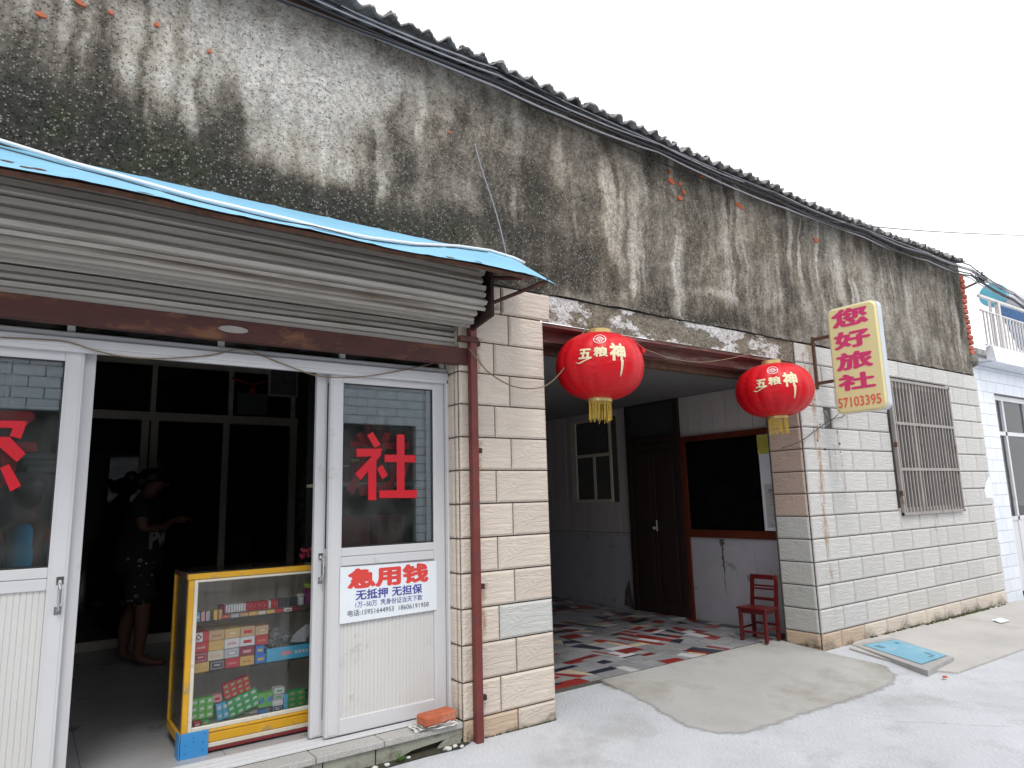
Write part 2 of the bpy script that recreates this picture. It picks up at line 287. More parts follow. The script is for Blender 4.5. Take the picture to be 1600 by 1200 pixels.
# ------------------------------------------------------------------ builders
class MB:
    def __init__(s): s.v = []; s.f = []; s.mi = []; s.cur = 0
    def add(s, vs, fs):
        b = len(s.v); s.v += [tuple(map(float, v)) for v in vs]
        for f in fs: s.f.append(tuple(i + b for i in f)); s.mi.append(s.cur)
        return s
    def box(s, x0, x1, y0, y1, z0, z1):
        x0, x1 = sorted((x0, x1)); y0, y1 = sorted((y0, y1)); z0, z1 = sorted((z0, z1))
        return s.add([(x0, y0, z0), (x1, y0, z0), (x1, y1, z0), (x0, y1, z0), (x0, y0, z1), (x1, y0, z1), (x1, y1, z1), (x0, y1, z1)],
                     [(0, 3, 2, 1), (4, 5, 6, 7), (0, 1, 5, 4), (1, 2, 6, 5), (2, 3, 7, 6), (3, 0, 4, 7)])
    def bbox(s, x0, x1, y0, y1, z0, z1, b=0.004):
        """box with chamfered edges (24 verts)"""
        x0, x1 = sorted((x0, x1)); y0, y1 = sorted((y0, y1)); z0, z1 = sorted((z0, z1))
        bm = bmesh.new(); r = bmesh.ops.create_cube(bm, size=1)
        for v in bm.verts:
            v.co = Vector(((x0 + x1) / 2 + v.co.x * (x1 - x0), (y0 + y1) / 2 + v.co.y * (y1 - y0), (z0 + z1) / 2 + v.co.z * (z1 - z0)))
        b = min(b, 0.45 * min(x1 - x0, y1 - y0, z1 - z0))
        bmesh.ops.bevel(bm, geom=list(bm.edges), offset=b, segments=1, affect='EDGES')
        bm.verts.index_update(); s.add([v.co[:] for v in bm.verts], [[v.index for v in f.verts] for f in bm.faces]); bm.free(); return s
    def quad(s, a, b, c, d): return s.add([a, b, c, d], [(0, 1, 2, 3)])
    def prism(s, poly, axis, a0, a1):
        """2D polygon extruded along axis; polygon coords are the other two axes in xyz order"""
        def P(p, a):
            if axis == 'x': return (a, p[0], p[1])
            if axis == 'y': return (p[0], a, p[1])
            return (p[0], p[1], a)
        n = len(poly); vs = [P(p, a0) for p in poly] + [P(p, a1) for p in poly]
        fs = [tuple(range(n)), tuple(range(2 * n - 1, n - 1, -1))] + [(i, i + n, (i + 1) % n + n, (i + 1) % n) for i in range(n)]
        return s.add(vs, fs)
    def tube(s, pts, r, n=6, closed=False, caps=True):
        pts = [Vector(p) for p in pts]; k = len(pts); rr = r if isinstance(r, (list, tuple)) else [r] * k
        vs = []
        for i, p in enumerate(pts):
            if i == 0: t = pts[1] - p
            elif i == k - 1: t = p - pts[i - 1]
            else: t = pts[i + 1] - pts[i - 1]
            t.normalize(); up = Vector((0, 0, 1)) if abs(t.z) < 0.9 else Vector((1, 0, 0))
            a = t.cross(up).normalized(); b = t.cross(a)
            for j in range(n):
                th = 2 * math.pi * j / n; vs.append(p + (a * math.cos(th) + b * math.sin(th)) * rr[i])
        fs = [(i * n + j, i * n + (j + 1) % n, (i + 1) * n + (j + 1) % n, (i + 1) * n + j) for i in range(k - 1) for j in range(n)]
        if caps: fs += [tuple(range(n))[::-1], tuple(range((k - 1) * n, k * n))]
        return s.add(vs, fs)
    def lathe(s, prof, c, n=32, mod=None):
        vs = []
        for r, z in prof:
            for j in range(n):
                th = 2 * math.pi * j / n; q = r * (mod(th, z) if mod else 1)
                vs.append((c[0] + q * math.cos(th), c[1] + q * math.sin(th), c[2] + z))
        k = len(prof)
        fs = [(i * n + j, i * n + (j + 1) % n, (i + 1) * n + (j + 1) % n, (i + 1) * n + j) for i in range(k - 1) for j in range(n)]
        fs += [tuple(range(n))[::-1], tuple(range((k - 1) * n, k * n))]
        return s.add(vs, fs)
    def sphere(s, c, r, n=12, m=8, sq=(1, 1, 1), noise=0):
        prof = []; vs = [(c[0], c[1], c[2] - r * sq[2])]
        for i in range(1, m):
            ph = math.pi * i / m
            for j in range(n):
                th = 2 * math.pi * j / n; q = 1 + noise * (random.random() - 0.5)
                vs.append((c[0] + r * sq[0] * q * math.sin(ph) * math.cos(th), c[1] + r * sq[1] * q * math.sin(ph) * math.sin(th), c[2] - r * sq[2] * q * math.cos(ph)))
        vs.append((c[0], c[1], c[2] + r * sq[2])); L_ = len(vs) - 1
        fs = [(0, 1 + (j + 1) % n, 1 + j) for j in range(n)]
        fs += [(1 + i * n + j, 1 + i * n + (j + 1) % n, 1 + (i + 1) * n + (j + 1) % n, 1 + (i + 1) * n + j) for i in range(m - 2) for j in range(n)]
        fs += [(1 + (m - 2) * n + j, 1 + (m - 2) * n + (j + 1) % n, L_) for j in range(n)]
        return s.add(vs, fs)
    def build(s, name, mt, parent=None, smooth=False, local=False, kind=None, label=None):
        me = bpy.data.meshes.new(name)
        off = Vector((0, 0, 0))
        if parent is not None: 
            if not local: off = worldloc(parent)
        elif not local and s.v:
            a = np.array(s.v); off = Vector(((a[:, 0].min() + a[:, 0].max()) / 2, (a[:, 1].min() + a[:, 1].max()) / 2, a[:, 2].min()))
        me.from_pydata([tuple(Vector(v) - off) for v in s.v], [], s.f)
        mts = mt if isinstance(mt, (list, tuple)) else [mt]
        for q in mts: me.materials.append(M[q] if isinstance(q, str) else q)
        if len(mts) > 1: me.polygons.foreach_set('material_index', s.mi)
        if smooth: me.polygons.foreach_set('use_smooth', [True] * len(me.polygons))
        me.update(); o = bpy.data.objects.new(name, me); COL.objects.link(o)
        if parent is not None: o.parent = parent
        elif not local: o.location = off
        if kind: o['kind'] = kind
        if label: o['label'] = label
        return o
def worldloc(o):
    v = Vector((0, 0, 0))
    while o is not None: v = v + o.location; o = o.parent
    return v
def thing(name, label, cat, loc=(0, 0, 0), rz=0, group=None):
    o = bpy.data.objects.new(name, None); COL.objects.link(o); o.location = loc; o.rotation_euler = (0, 0, rz)
    o['label'] = label; o['category'] = cat
    if group: o['group'] = group
    return o
def tag(o, label, cat, group=None):
    o['label'] = label; o['category'] = cat
    if group: o['group'] = group
    return o
def inst(me, name, parent, loc, mt=None):
    o = bpy.data.objects.new(name, me); COL.objects.link(o); o.parent = parent
    o.location = Vector(loc) - worldloc(parent); return o

# numpy value noise
def vnoise(x, y, seed=0, octv=4, gain=0.5):
    out = np.zeros_like(x, dtype=float); amp = 1; tot = 0
    for o in range(octv):
        g = np.random.RandomState(seed * 31 + o).rand(256, 256)
        xi = np.floor(x).astype(int); yi = np.floor(y).astype(int); fx = x - xi; fy = y - yi
        fx = fx * fx * (3 - 2 * fx); fy = fy * fy * (3 - 2 * fy)
        a = g[xi % 256, yi % 256]; b = g[(xi + 1) % 256, yi % 256]; c = g[xi % 256, (yi + 1) % 256]; d = g[(xi + 1) % 256, (yi + 1) % 256]
        out += amp * ((a * (1 - fx) + b * fx) * (1 - fy) + (c * (1 - fx) + d * fx) * fy); tot += amp; amp *= gain; x = x * 2 + 17.3; y = y * 2 + 5.1
    return out / tot

# text ---------------------------------------------------------------------
_tc = {}
def glyphs(txt, bold=0.0):
    """flat mesh of a text, 1 em high, origin bottom left; thickened by stacked shifted copies"""
    if (txt, bold) in _tc: return _tc[(txt, bold)]
    c = bpy.data.curves.new('t', 'FONT'); c.body = txt; c.size = 1; c.resolution_u = 3
    o = bpy.data.objects.new('t', c); COL.objects.link(o)
    dg = bpy.context.evaluated_depsgraph_get(); dg.update()
    me = bpy.data.meshes.new_from_object(o.evaluated_get(dg))
    vs = [tuple(v.co) for v in me.vertices]; fs = [tuple(p.vertices) for p in me.polygons]
    bpy.data.objects.remove(o); bpy.data.curves.remove(c); bpy.data.meshes.remove(me)
    V = []; Fc = []
    sh = [(0, 0)] if not bold else [(bold * math.cos(a), bold * math.sin(a)) for a in np.arange(8) * math.pi / 4]
    for k, (dx, dy) in enumerate(sh):
        b = len(V); V += [(x + dx, y + dy, k) for x, y, _ in vs]; Fc += [tuple(i + b for i in f) for f in fs]
    a = np.array(V)
    r = (V, Fc, a[:, 0].min(), a[:, 0].max(), a[:, 1].min(), a[:, 1].max()); _tc[(txt, bold)] = r; return r
def text_on(mb, txt, O, X, Y, w, h, bold=0.02, step=0.00012, lift=0.0015):
    """fits txt to the rectangle O + X*w + Y*h; X, Y unit vectors"""
    V, Fc, x0, x1, y0, y1 = glyphs(txt, bold); O = Vector(O); X = Vector(X); Y = Vector(Y); Nn = X.cross(Y)
    mb.add([tuple(O + X * ((x - x0) / (x1 - x0) * w) + Y * ((y - y0) / (y1 - y0) * h) + Nn * (lift + k * step)) for x, y, k in V], Fc)

# ------------------------------------------------------------------ setting: ground
def gz(x, y):
    b = 0.085 - 0.0065 * (min(max(x, -1), 11) - 2.2)
    if y >= 0.45: return 0.097
    if y >= 0: return b + (0.097 - b) * y / 0.45 if 2.7 < x < 5.8 else b
    if y > -1: return b + 0.05 * y
    return b - 0.05
xs = list(np.arange(-3, 13.01, 0.25)); xs = [-60, -30, -15, -8] + xs + [16, 22, 35, 60]
ys = [-60, -30, -15, -8, -5, -4, -3, -2, -1.5] + list(np.arange(-1.0, 0.01, 0.125)) + [0.2, 0.46, 1.0, 3.0, 6.0, 12, 60]
mb = MB(); mb.v = [(x, y, gz(x, y) - (0.02 if y > 0.3 else 0)) for y in ys for x in xs]; nx = len(xs)
mb.f = [(j * nx + i, j * nx + i + 1, (j + 1) * nx + i + 1, (j + 1) * nx + i) for j in range(len(ys) - 1) for i in range(nx - 1)]; mb.mi = [0] * len(mb.f)
g = mb.build('ground', 'ground', kind='structure', smooth=True)

def sheet(name, poly, mt, lift, kind='structure', thick=0.0, n=1):
    """polygon laid on the ground: triangulated, refined, then dropped on gz"""
    bm = bmesh.new(); vs = [bm.verts.new((x, y, 0)) for x, y in poly]; bm.faces.new(vs)
    bmesh.ops.triangulate(bm, faces=bm.faces)
    for _ in range(n): bmesh.ops.subdivide_edges(bm, edges=list(bm.edges), cuts=2, use_grid_fill=True)
    mb = MB(); bm.verts.index_update()
    if bm.faces[:][0].normal.z < 0: bmesh.ops.reverse_faces(bm, faces=bm.faces)
    mb.add([(v.co.x, v.co.y, gz(v.co.x, v.co.y) + lift) for v in bm.verts], [[v.index for v in f.verts] for f in bm.faces])
    if thick:
        bm.edges.ensure_lookup_table()
        for e in bm.edges:
            if e.is_boundary:
                a, b = e.verts; mb.add([(a.co.x, a.co.y, gz(a.co.x, a.co.y) + lift), (b.co.x, b.co.y, gz(b.co.x, b.co.y) + lift),
                                        (b.co.x, b.co.y, gz(b.co.x, b.co.y) + lift - thick), (a.co.x, a.co.y, gz(a.co.x, a.co.y) + lift - thick)], [(0, 1, 2, 3)])
    bm.free(); return mb.build(name, mt, kind=kind)
def wob(pts, k=5, a=0.02):
    out = []
    for i in range(len(pts)):
        p = pts[i]; q = pts[(i + 1) % len(pts)]
        for j in range(k): t = j / k; out.append((p[0] + (q[0] - p[0]) * t + random.uniform(-a, a), p[1] + (q[1] - p[1]) * t + random.uniform(-a, a)))
    return out
patch = [(3.55, 0.47), (3.50, 0.1), (3.42, -0.25), (3.36, -0.52), (3.40, -0.70), (3.56, -0.79), (4.1, -0.79), (4.7, -0.81), (5.2, -0.80), (5.45, -0.72),
         (5.62, -0.58), (5.76, -0.40), (5.83, -0.2), (5.86, 0.02), (5.86, 0.47)]
def feather(mt):
    nt = mt.node_tree; L = nt.links.new; p = nt.nodes['Principled BSDF']
    at = N(nt, 'ShaderNodeAttribute', attribute_name='edge'); tc = N(nt, 'ShaderNodeTexCoord'); no = N(nt, 'ShaderNodeTexNoise'); no.inputs['Scale'].default_value = 9; no.inputs['Detail'].default_value = 8; no.inputs['Roughness'].default_value = .7
    L(tc.outputs['Object'], no.inputs['Vector']); a_ = N(nt, 'ShaderNodeMath', operation='MULTIPLY_ADD'); L(no.outputs['Fac'], a_.inputs[0]); a_.inputs[1].default_value = 1.1; a_.inputs[2].default_value = -.55
    b_ = N(nt, 'ShaderNodeMath', operation='ADD'); L(a_.outputs[0], b_.inputs[0]); L(at.outputs['Fac'], b_.inputs[1])
    m_ = N(nt, 'ShaderNodeMapRange'); m_.inputs[1].default_value = .12; m_.inputs[2].default_value = .62; L(b_.outputs[0], m_.inputs[0]); L(m_.outputs[0], p.inputs['Alpha'])
feather(M['patch'])
def segd(P, poly):
    best = np.full(len(P), 9.)
    for i in range(len(poly) - 1):
        a_ = np.array(poly[i]); b_ = np.array(poly[i + 1]); t = np.clip(((P - a_) @ (b_ - a_)) / ((b_ - a_) @ (b_ - a_)), 0, 1); best = np.minimum(best, np.linalg.norm(P - (a_ + t[:, None] * (b_ - a_)), axis=1))
    return best
def inside(P, poly):
    c = np.zeros(len(P), bool); q = np.array(poly)
    for i in range(len(q)):
        a_, b_ = q[i], q[i - 1]; k = (a_[1] > P[:, 1]) != (b_[1] > P[:, 1]); xi = (b_[0] - a_[0]) * (P[:, 1] - a_[1]) / (b_[1] - a_[1] + 1e-12) + a_[0]; c ^= k & (P[:, 0] < xi)
    return c
gx_ = np.arange(3.15, 5.72, .03); gy_ = np.concatenate([np.arange(-1.0, .45, .03), [.4545]]); GX, GY = np.meshgrid(gx_, gy_); P_ = np.stack([GX.ravel(), GY.ravel()], 1)
sdv = segd(P_, patch) * np.where(inside(P_, patch), 1, -1); nxp = len(gx_)
mb = MB(); mb.add([(x, y, gz(x, min(y, .449)) + .0022) for x, y in P_], [(j * nxp + i, j * nxp + i + 1, (j + 1) * nxp + i + 1, (j + 1) * nxp + i) for j in range(len(gy_) - 1) for i in range(nxp - 1)])
o = mb.build('concrete_patch', 'patch', kind='structure', smooth=True); at = o.data.attributes.new('edge', 'FLOAT', 'POINT'); at.data.foreach_set('value', np.clip(.42 + sdv / .10, 0, 1.2))
# hairline cracks and a cold joint in the slab
def crack(pts, w_, name='ground_crack'):
    mb = MB(); L_ = []; R_ = []
    for i in range(len(pts) - 1):
        for k in range(8):
            t = k / 8; x = pts[i][0] * (1 - t) + pts[i + 1][0] * t + random.uniform(-.008, .008); y = pts[i][1] * (1 - t) + pts[i + 1][1] * t + random.uniform(-.008, .008); q = w_ * random.uniform(.3, 1); L_.append((x, y + q, gz(x, y) + .003)); R_.append((x, y - q, gz(x, y) + .003))
    n = len(L_); mb.add(L_ + R_, [(i, i + n, i + n + 1, i + 1) for i in range(n - 1)]); mb.build(name, 'soil' if w_ > .003 else 'conc_edge', kind='structure')
q_ = [tuple(U(a_, b_, 'Z', .03)[:2]) for a_, b_ in ((1270, 1103), (1330, 1115), (1400, 1125), (1480, 1128), (1598, 1133))]; crack(q_, .003)
q_ = [tuple(U(a_, b_, 'Z', .04)[:2]) for a_, b_ in ((1350, 1036), (1390, 1040), (1450, 1048))]; crack(q_, .003)
q_ = [tuple(U(a_, b_, 'Z', .03)[:2]) for a_, b_ in ((870, 1140), (940, 1180), (1010, 1215))]; crack(q_, .002)
pv = wob([(5.92, -0.955), (19.0, -0.96)], 1, 0) + [(19.0, -0.005), (6.2, -0.005), (5.95, -0.10), (5.86, -0.4), (5.80, -0.75)]
sheet('pavement', pv, 'pavement', 0.016, thick=0.03, n=3)

# passage floor: crazy paving ------------------------------------------------
mb = MB(); mb.box(2.70, 6.1, 0.455, 9.0, 0.02, 0.0985); fl = mb.build('floor', 'mortar', kind='structure')
def split(poly, depth, out, target):
    a = np.array(poly); area = 0.5 * abs(np.dot(a[:, 0], np.roll(a[:, 1], -1)) - np.dot(a[:, 1], np.roll(a[:, 0], -1)))
    ext = a.max(0) - a.min(0)
    if area < target * random.uniform(0.5, 2.6) and max(ext) < 0.5: out.append(poly); return
    c = a.mean(0) + (np.random.rand(2) - 0.5) * ext * 0.35
    # cut across the long side mostly
    d = a - a.mean(0); cov = d.T @ d; ev, evec = np.linalg.eigh(cov); lax = evec[:, 1]
    asp = math.sqrt(max(ev[1], 1e-9) / max(ev[0], 1e-9))
    th = math.atan2(lax[1], lax[0]) + (math.pi / 2 if asp > random.uniform(1.1, 3.4) else 0) + random.gauss(0, 0.075)
    n = np.array([-math.sin(th), math.cos(th)]); s = (a - c) @ n
    A = []; B = []
    for i in range(len(a)):
        j = (i + 1) % len(a)
        (A if s[i] >= 0 else B).append(tuple(a[i]))
        if (s[i] >= 0) != (s[j] >= 0):
            t = s[i] / (s[i] - s[j]); q = tuple(a[i] + (a[j] - a[i]) * t); A.append(q); B.append(q)
    if len(A) < 3 or len(B) < 3: out.append(poly); return
    split(A, depth + 1, out, target); split(B, depth + 1, out, target)
np.random.seed(5); random.seed(5)
pieces = []
split([(2.78, 0.47), (5.69, 0.47), (5.97, 0.56), (5.97, 5.6), (2.78, 5.6)], 0, pieces, 0.0150)
pm = {k: [] for k in ('terrazzo', 'p_red', 'p_navy', 'p_white', 'p_cream')}
def seen(poly):
    x, y = np.mean(poly, 0); P = np.array([x, y, 0.1]) - CP; z = P @ CF
    px = 800 + F * (P @ CR) / z; k = 1 if px > 835 else 6
    return k * math.hypot(*P[:2])
pieces.sort(key=seen)
names = list(pm); wts = [0.62, 0.145, 0.125, 0.065, 0.045]
rest = {k: MB() for k in names}
for i, poly in enumerate(pieces):
    k = random.choices(names, wts)[0]; a = np.array(poly); c = a.mean(0)
    d = a - c; L_ = np.linalg.norm(d, axis=1)[:, None]; a = c + d * (1 - 0.0035 / np.maximum(L_, .01))
    if np.dot(a[:, 0], np.roll(a[:, 1], -1)) - np.dot(a[:, 1], np.roll(a[:, 0], -1)) < 0: a = a[::-1]
    z = 0.1035 + random.uniform(-.0008, .0008)
    if i < 295:
        mb = MB(); mb.prism([tuple(p) for p in a], 'z', 0.097, z); mb.build('paving_piece', k, fl)
    else: rest[k].prism([tuple(p) for p in a], 'z', 0.097, z)
rb = MB(); 
for i, k in enumerate(names):
    rb.cur = i; rb.add(rest[k].v, rest[k].f)
rb.build('far_paving', names, fl, kind='stuff')

# shop floor tiles -----------------------------------------------------------
mb = MB(); mb.box(-3.2, 2.36, 0.26, 6.0, 0.0, 0.196); sf = mb.build('shop_floor', 'mortar', kind='structure')
tm = {}
for i in range(-3, 5):
    for j in range(0, 7):
        x0 = i * 0.6 - 0.28; y0 = 0.27 + j * 0.6; x1 = min(x0 + 0.597, 2.355)
        if x1 - x0 < 0.05 or x0 < -1.9: continue
        mb = MB(); mb.box(x0, x1, y0, y0 + 0.597, 0.19, 0.2); mb.build('floor_tile', 'floor_shop', sf)

# ------------------------------------------------------------------ inn building
B = thing('inn_building', 'long low inn with mould-streaked plaster above beige split-face tiles', 'building', (0, 0, 0))
# stained plaster wall
def stain_fields():
    X = np.arange(-3.0, 9.62, 0.0155); Z = np.arange(2.30, 4.262, 0.0155)
    XX, ZZ = np.meshgrid(X, Z)
    wx = XX + 0.16 * (vnoise(XX * 2.2, ZZ * 2.2, 3) - .5) + 0.07 * (vnoise(XX * 9, ZZ * 7, 4) - .5)
    wz = ZZ + 0.22 * (vnoise(XX * 3.5, ZZ * 1.2, 5) - .5)
    D = 0.50 + 0 * XX
    # (px, py, half width m, half height m, amount) ; + darker, - lighter
    S = [(60, 90, .35, .35, .10), (100, 150, .40, .20, .28), (150, 60, .14, .3, .14), (0, 190, .5, .18, .40), (120, 215, .45, .16, .42), (260, 225, .4, .15, .38),
         (20, 20, .3, .12, -.05), (205, 60, .055, .25, -.32), (208, 112, .05, .08, -.40), (272, 115, .035, .10, -.45), (265, 60, .04, .2, -.22),
         (240, 90, .035, .22, .16), (236, 160, .06, .12, .22), (335, 110, .03, .25, -.32), (310, 60, .1, .2, -.06), (300, 140, .08, .12, .02), (370, 170, .06, .15, .20),
         (345, 200, .10, .1, .20), (400, 60, .18, .2, -.28), (440, 100, .25, .3, -.34), (500, 150, .25, .30, -.36), (420, 215, .16, .12, -.06), (540, 270, .08, .08, -.42),
         (470, 240, .2, .08, -.22), (560, 130, .18, .25, -.26), (500, 40, .35, .12, .02), (600, 75, .18, .07, .10), (350, 30, .18, .15, -.14),
         (395, 130, .035, .2, -.24), (405, 220, .03, .12, -.2),
         (620, 120, .07, .09, -.26), (622, 150, .055, .12, .26), (600, 230, .085, .16, .40), (640, 250, .1, .25, .30), (610, 300, .12, .14, .30), (660, 150, .035, .17, -.36),
         (662, 205, .022, .06, -.40), (690, 120, .05, .1, -.26), (715, 180, .05, .14, .26), (745, 160, .04, .14, .22), (700, 250, .13, .15, .24), (760, 120, .03, .12, -.2),
         (790, 190, .06, .11, .20), (800, 165, .03, .12, -.28), (810, 280, .35, .22, .22), (860, 320, .35, .2, .25), (760, 330, .25, .18, .22), (700, 350, .3, .12, .32),
         (600, 355, .35, .1, .42), (450, 300, .35, .12, .40), (350, 270, .35, .11, .42), (200, 260, .4, .14, .40), (800, 370, .3, .12, .28), (560, 320, .25, .12, .30),
         (850, 150, .035, .15, -.2), (870, 200, .02, .25, -.25), (820, 140, .15, .06, -.16), (900, 190, .2, .1, -.10), (930, 200, .03, .15, -.22),
         (900, 400, .28, .14, .34), (960, 440, .10, .14, .38), (880, 440, .25, .1, .32), (945, 330, .05, .3, -.14),
         (988, 370, .035, .2, -.34), (993, 440, .030, .20, -.55), (995, 400, .06, .3, -.2), (990, 300, .06, .2, -.1), (1060, 420, .06, .28, -.28), (1058, 480, .05, .1, -.25),
         (1015, 260, .05, .2, .28), (1000, 230, .12, .1, -.05), (960, 275, .04, .12, .24), (1030, 420, .08, .18, .20), (1030, 480, .12, .08, .24),
         (1110, 400, .12, .25, -.10), (1100, 505, .22, .06, .34), (1150, 500, .18, .07, .32), (1175, 480, .12, .05, .18), (1130, 465, .28, .04, -.30), (1100, 455, .2, .03, -.15),
         (1128, 300, .05, .18, .26), (1210, 300, .1, .12, .06), (1200, 380, .12, .2, .04), (1230, 430, .12, .22, .20), (1250, 370, .10, .2, .24), (1262, 440, .1, .2, .22),
         (1250, 330, .05, .14, -.22), (1225, 300, .05, .12, -.16), (1305, 400, .10, .32, -.40), (1312, 455, .10, .2, -.25), (1290, 350, .15, .14, -.15), (1200, 470, .1, .1, -.06),
         (1365, 390, .09, .25, .26), (1355, 430, .08, .3, -.10), (1400, 430, .10, .35, .18), (1420, 470, .08, .3, -.10), (1412, 410, .10, .15, .22), (1445, 460, .12, .35, .16),
         (1492, 440, .10, .35, .34), (1500, 500, .07, .25, .40), (1470, 450, .07, .35, -.05), (1385, 500, .15, .3, -.06), (1440, 540, .5, .09, -.12), (1460, 505, .10, .15, .2)]
    for px, py, rx, rz, a in S:
        p = U(px, py, 'Y', 0.015)
        D += a * np.exp(-np.abs((wx - p[0]) / rx) ** 2.4 - np.abs((wz - p[2]) / rz) ** 2.4)
    # runs of water
    st = vnoise(wx * 9, ZZ * 0.7 + 3, 8, 6, .68); D += (st - 0.5) * 0.75 * np.clip((4.5 - ZZ) / .8, .3, 1)
    s2 = vnoise(wx * 26 + 3, ZZ * 0.9, 18, 4, .6); D += (s2 - .5) * .55 * np.clip(vnoise(XX * 1.7, ZZ * 1.1, 19, 2) * 2 - .5, 0, 1)
    lm_ = np.clip((vnoise(wx * 16, ZZ * .55 + 9, 23, 3, .5) - .64) * 9, 0, 1) * np.clip((vnoise(XX * 2, ZZ * 2.4, 24, 3) - .40) * 4, 0, 1); D -= .42 * lm_
    D += (vnoise(XX * 5, ZZ * 5, 9, 6, .72) - 0.5) * 0.62
    D += (vnoise(XX * 30, ZZ * 28, 10, 3, .8) - 0.5) * 0.16
    D += .085 * np.clip((XX - 2.4) * 2, 0, 1) + .16 * np.exp(-np.clip(ZZ - 2.79, 0, 9) / .14) * (XX > 2.8) * np.clip(vnoise(XX * 1.3, ZZ * 0, 33, 3) * 2.4 - .6, 0, 1.3)
    bl = np.clip((vnoise(XX * 1.1 + 5, ZZ * .9, 34, 4, .6) - .53) * 6, 0, 1); D += .26 * bl * (XX > 2.4)
    # damp foot just above canopy (left part)
    D += 0.30 * np.exp(-np.clip(ZZ - 3.02, 0, 9) / 0.16) * (XX < 2.8)
    D = .47 + .49 * np.tanh((D - .49) * 2.05)
    stops = [0, .22, .42, .62, .80, 1.0]
    cols = np.array([(.53, .51, .475), (.41, .385, .345), (.30, .275, .235), (.165, .147, .122), (.080, .072, .060), (.030, .031, .027)])
    C = np.stack([np.interp(D, stops, cols[:, i]) for i in range(3)], -1)
    # algae green in the wettest blacks
    gr = np.clip((D - .78) * 3, 0, 1) * np.clip((vnoise(XX * 5, ZZ * 5, 12, 4) - .54) * 5, 0, 1)
    C = C * (1 - gr[..., None] * .6) + np.array([.045, .058, .018]) * gr[..., None] * .6
    g2 = np.clip((vnoise(XX * 2.3, ZZ * 4, 15, 4) - .5) * 6, 0, 1) * np.exp(-np.clip(ZZ - 3.0, 0, 9) / .14) * (XX < 2.6) * (XX > .2); C = C * (1 - g2[..., None] * .7) + np.array([.050, .062, .016]) * g2[..., None] * .7
    wm = np.clip((vnoise(XX * 2, ZZ * 1.3, 14, 3) - .45) * 2, 0, 1)[..., None]    # warmer and cooler areas of the coat
    C = C * (1 - wm * np.array([-.03, .02, .10]))
    hgt = (vnoise(XX * 4, ZZ * 4, 20, 4) - .5) * .022 + (vnoise(XX * 28, ZZ * 28, 21, 3) - .5) * .009
    return X, Z, XX, ZZ, C, hgt
X, Z, XX, ZZ, C, H = stain_fields()
top = 4.30 + 0 * X
mb = MB(); nx, nz = len(X), len(Z)
me = bpy.data.meshes.new('plaster_wall')
keepj = [j for j in range(nz)]
edge = 9.58 + 0.035 * vnoise(Z * 9, Z * 0, 30)           # ragged right edge where bricks show
vx = np.minimum(XX, edge[:, None]); vy = 0.012 - H
bot = np.where(X > 2.8, 2.785, 2.30)
low = 2.788 + 0.02 * vnoise(X * 6, X * 0, 31)
vz = np.maximum(ZZ, np.where(X > 2.105, low, 2.93)[None, :])
vy = np.where((XX > 2.83) & (vz < low[None, :] + .02), vy - .012, vy)     # lip over the lintel
vs = np.stack([vx, vy, vz], -1).reshape(-1, 3)
jj, ii = np.meshgrid(np.arange(nz - 1), np.arange(nx - 1), indexing='ij'); a = (jj * nx + ii).ravel()
fs = np.stack([a, a + 1, a + nx + 1, a + nx], -1)
ctr = (vz[:-1, :-1] < vz[1:, :-1] - 1e-6).ravel() & (vx[:-1, :-1] < vx[:-1, 1:] - 1e-6).ravel()
fs = fs[ctr]
me.from_pydata(vs.tolist(), [], fs.tolist()); me.materials.append(M['plaster'])
ca = me.color_attributes.new('stain', 'FLOAT_COLOR', 'POINT')
ca.data.foreach_set('color', np.concatenate([C.reshape(-1, 3), np.ones((nx * nz, 1))], 1).ravel().astype(np.float32))
me.polygons.foreach_set('use_smooth', [True] * len(me.polygons))
pw = bpy.data.objects.new('plaster_wall', me); COL.objects.link(pw); pw.parent = B
# chips that show the bricks
def lump(c, rx, rz, y, depth=0.02, n=9, ang=0):
    P = []
    for i in range(n):
        t = 2 * math.pi * i / n; q = random.uniform(.75, 1.1); u = rx * q * math.cos(t); v = rz * q * math.sin(t)
        P.append((c[0] + u * math.cos(ang) - v * math.sin(ang), c[2] + u * math.sin(ang) + v * math.cos(ang)))
    mb = MB(); mb.prism(P, 'y', y, y + depth); return mb
for px, py, rx, rz, an in [(63, 22, .035, .018, -.1), (125, 4, .04, .015, -.3), (245, 38, .018, .015, 0), (328, 80, .014, .015, 0), (173, 19, .02, .015, 0), (1050, 283, .055, .035, -.2), (1063, 287, .03, .03, 0),
                           (1063, 309, .04, .03, -.3), (1046, 268, .02, .03, 0), (1069, 300, .035, .025, -.5), (1155, 321, .10, .032, -.25), (1097, 276, .04, .02, -.6), (1276, 375, .05, .04, 0), (702, 206, .015, .012, 0)]:
    p = U(px, py, 'Y', 0.0); lump(p, rx * .72, rz * .72, -0.002, ang=an, n=13).build('exposed_brick', 'brick', B)

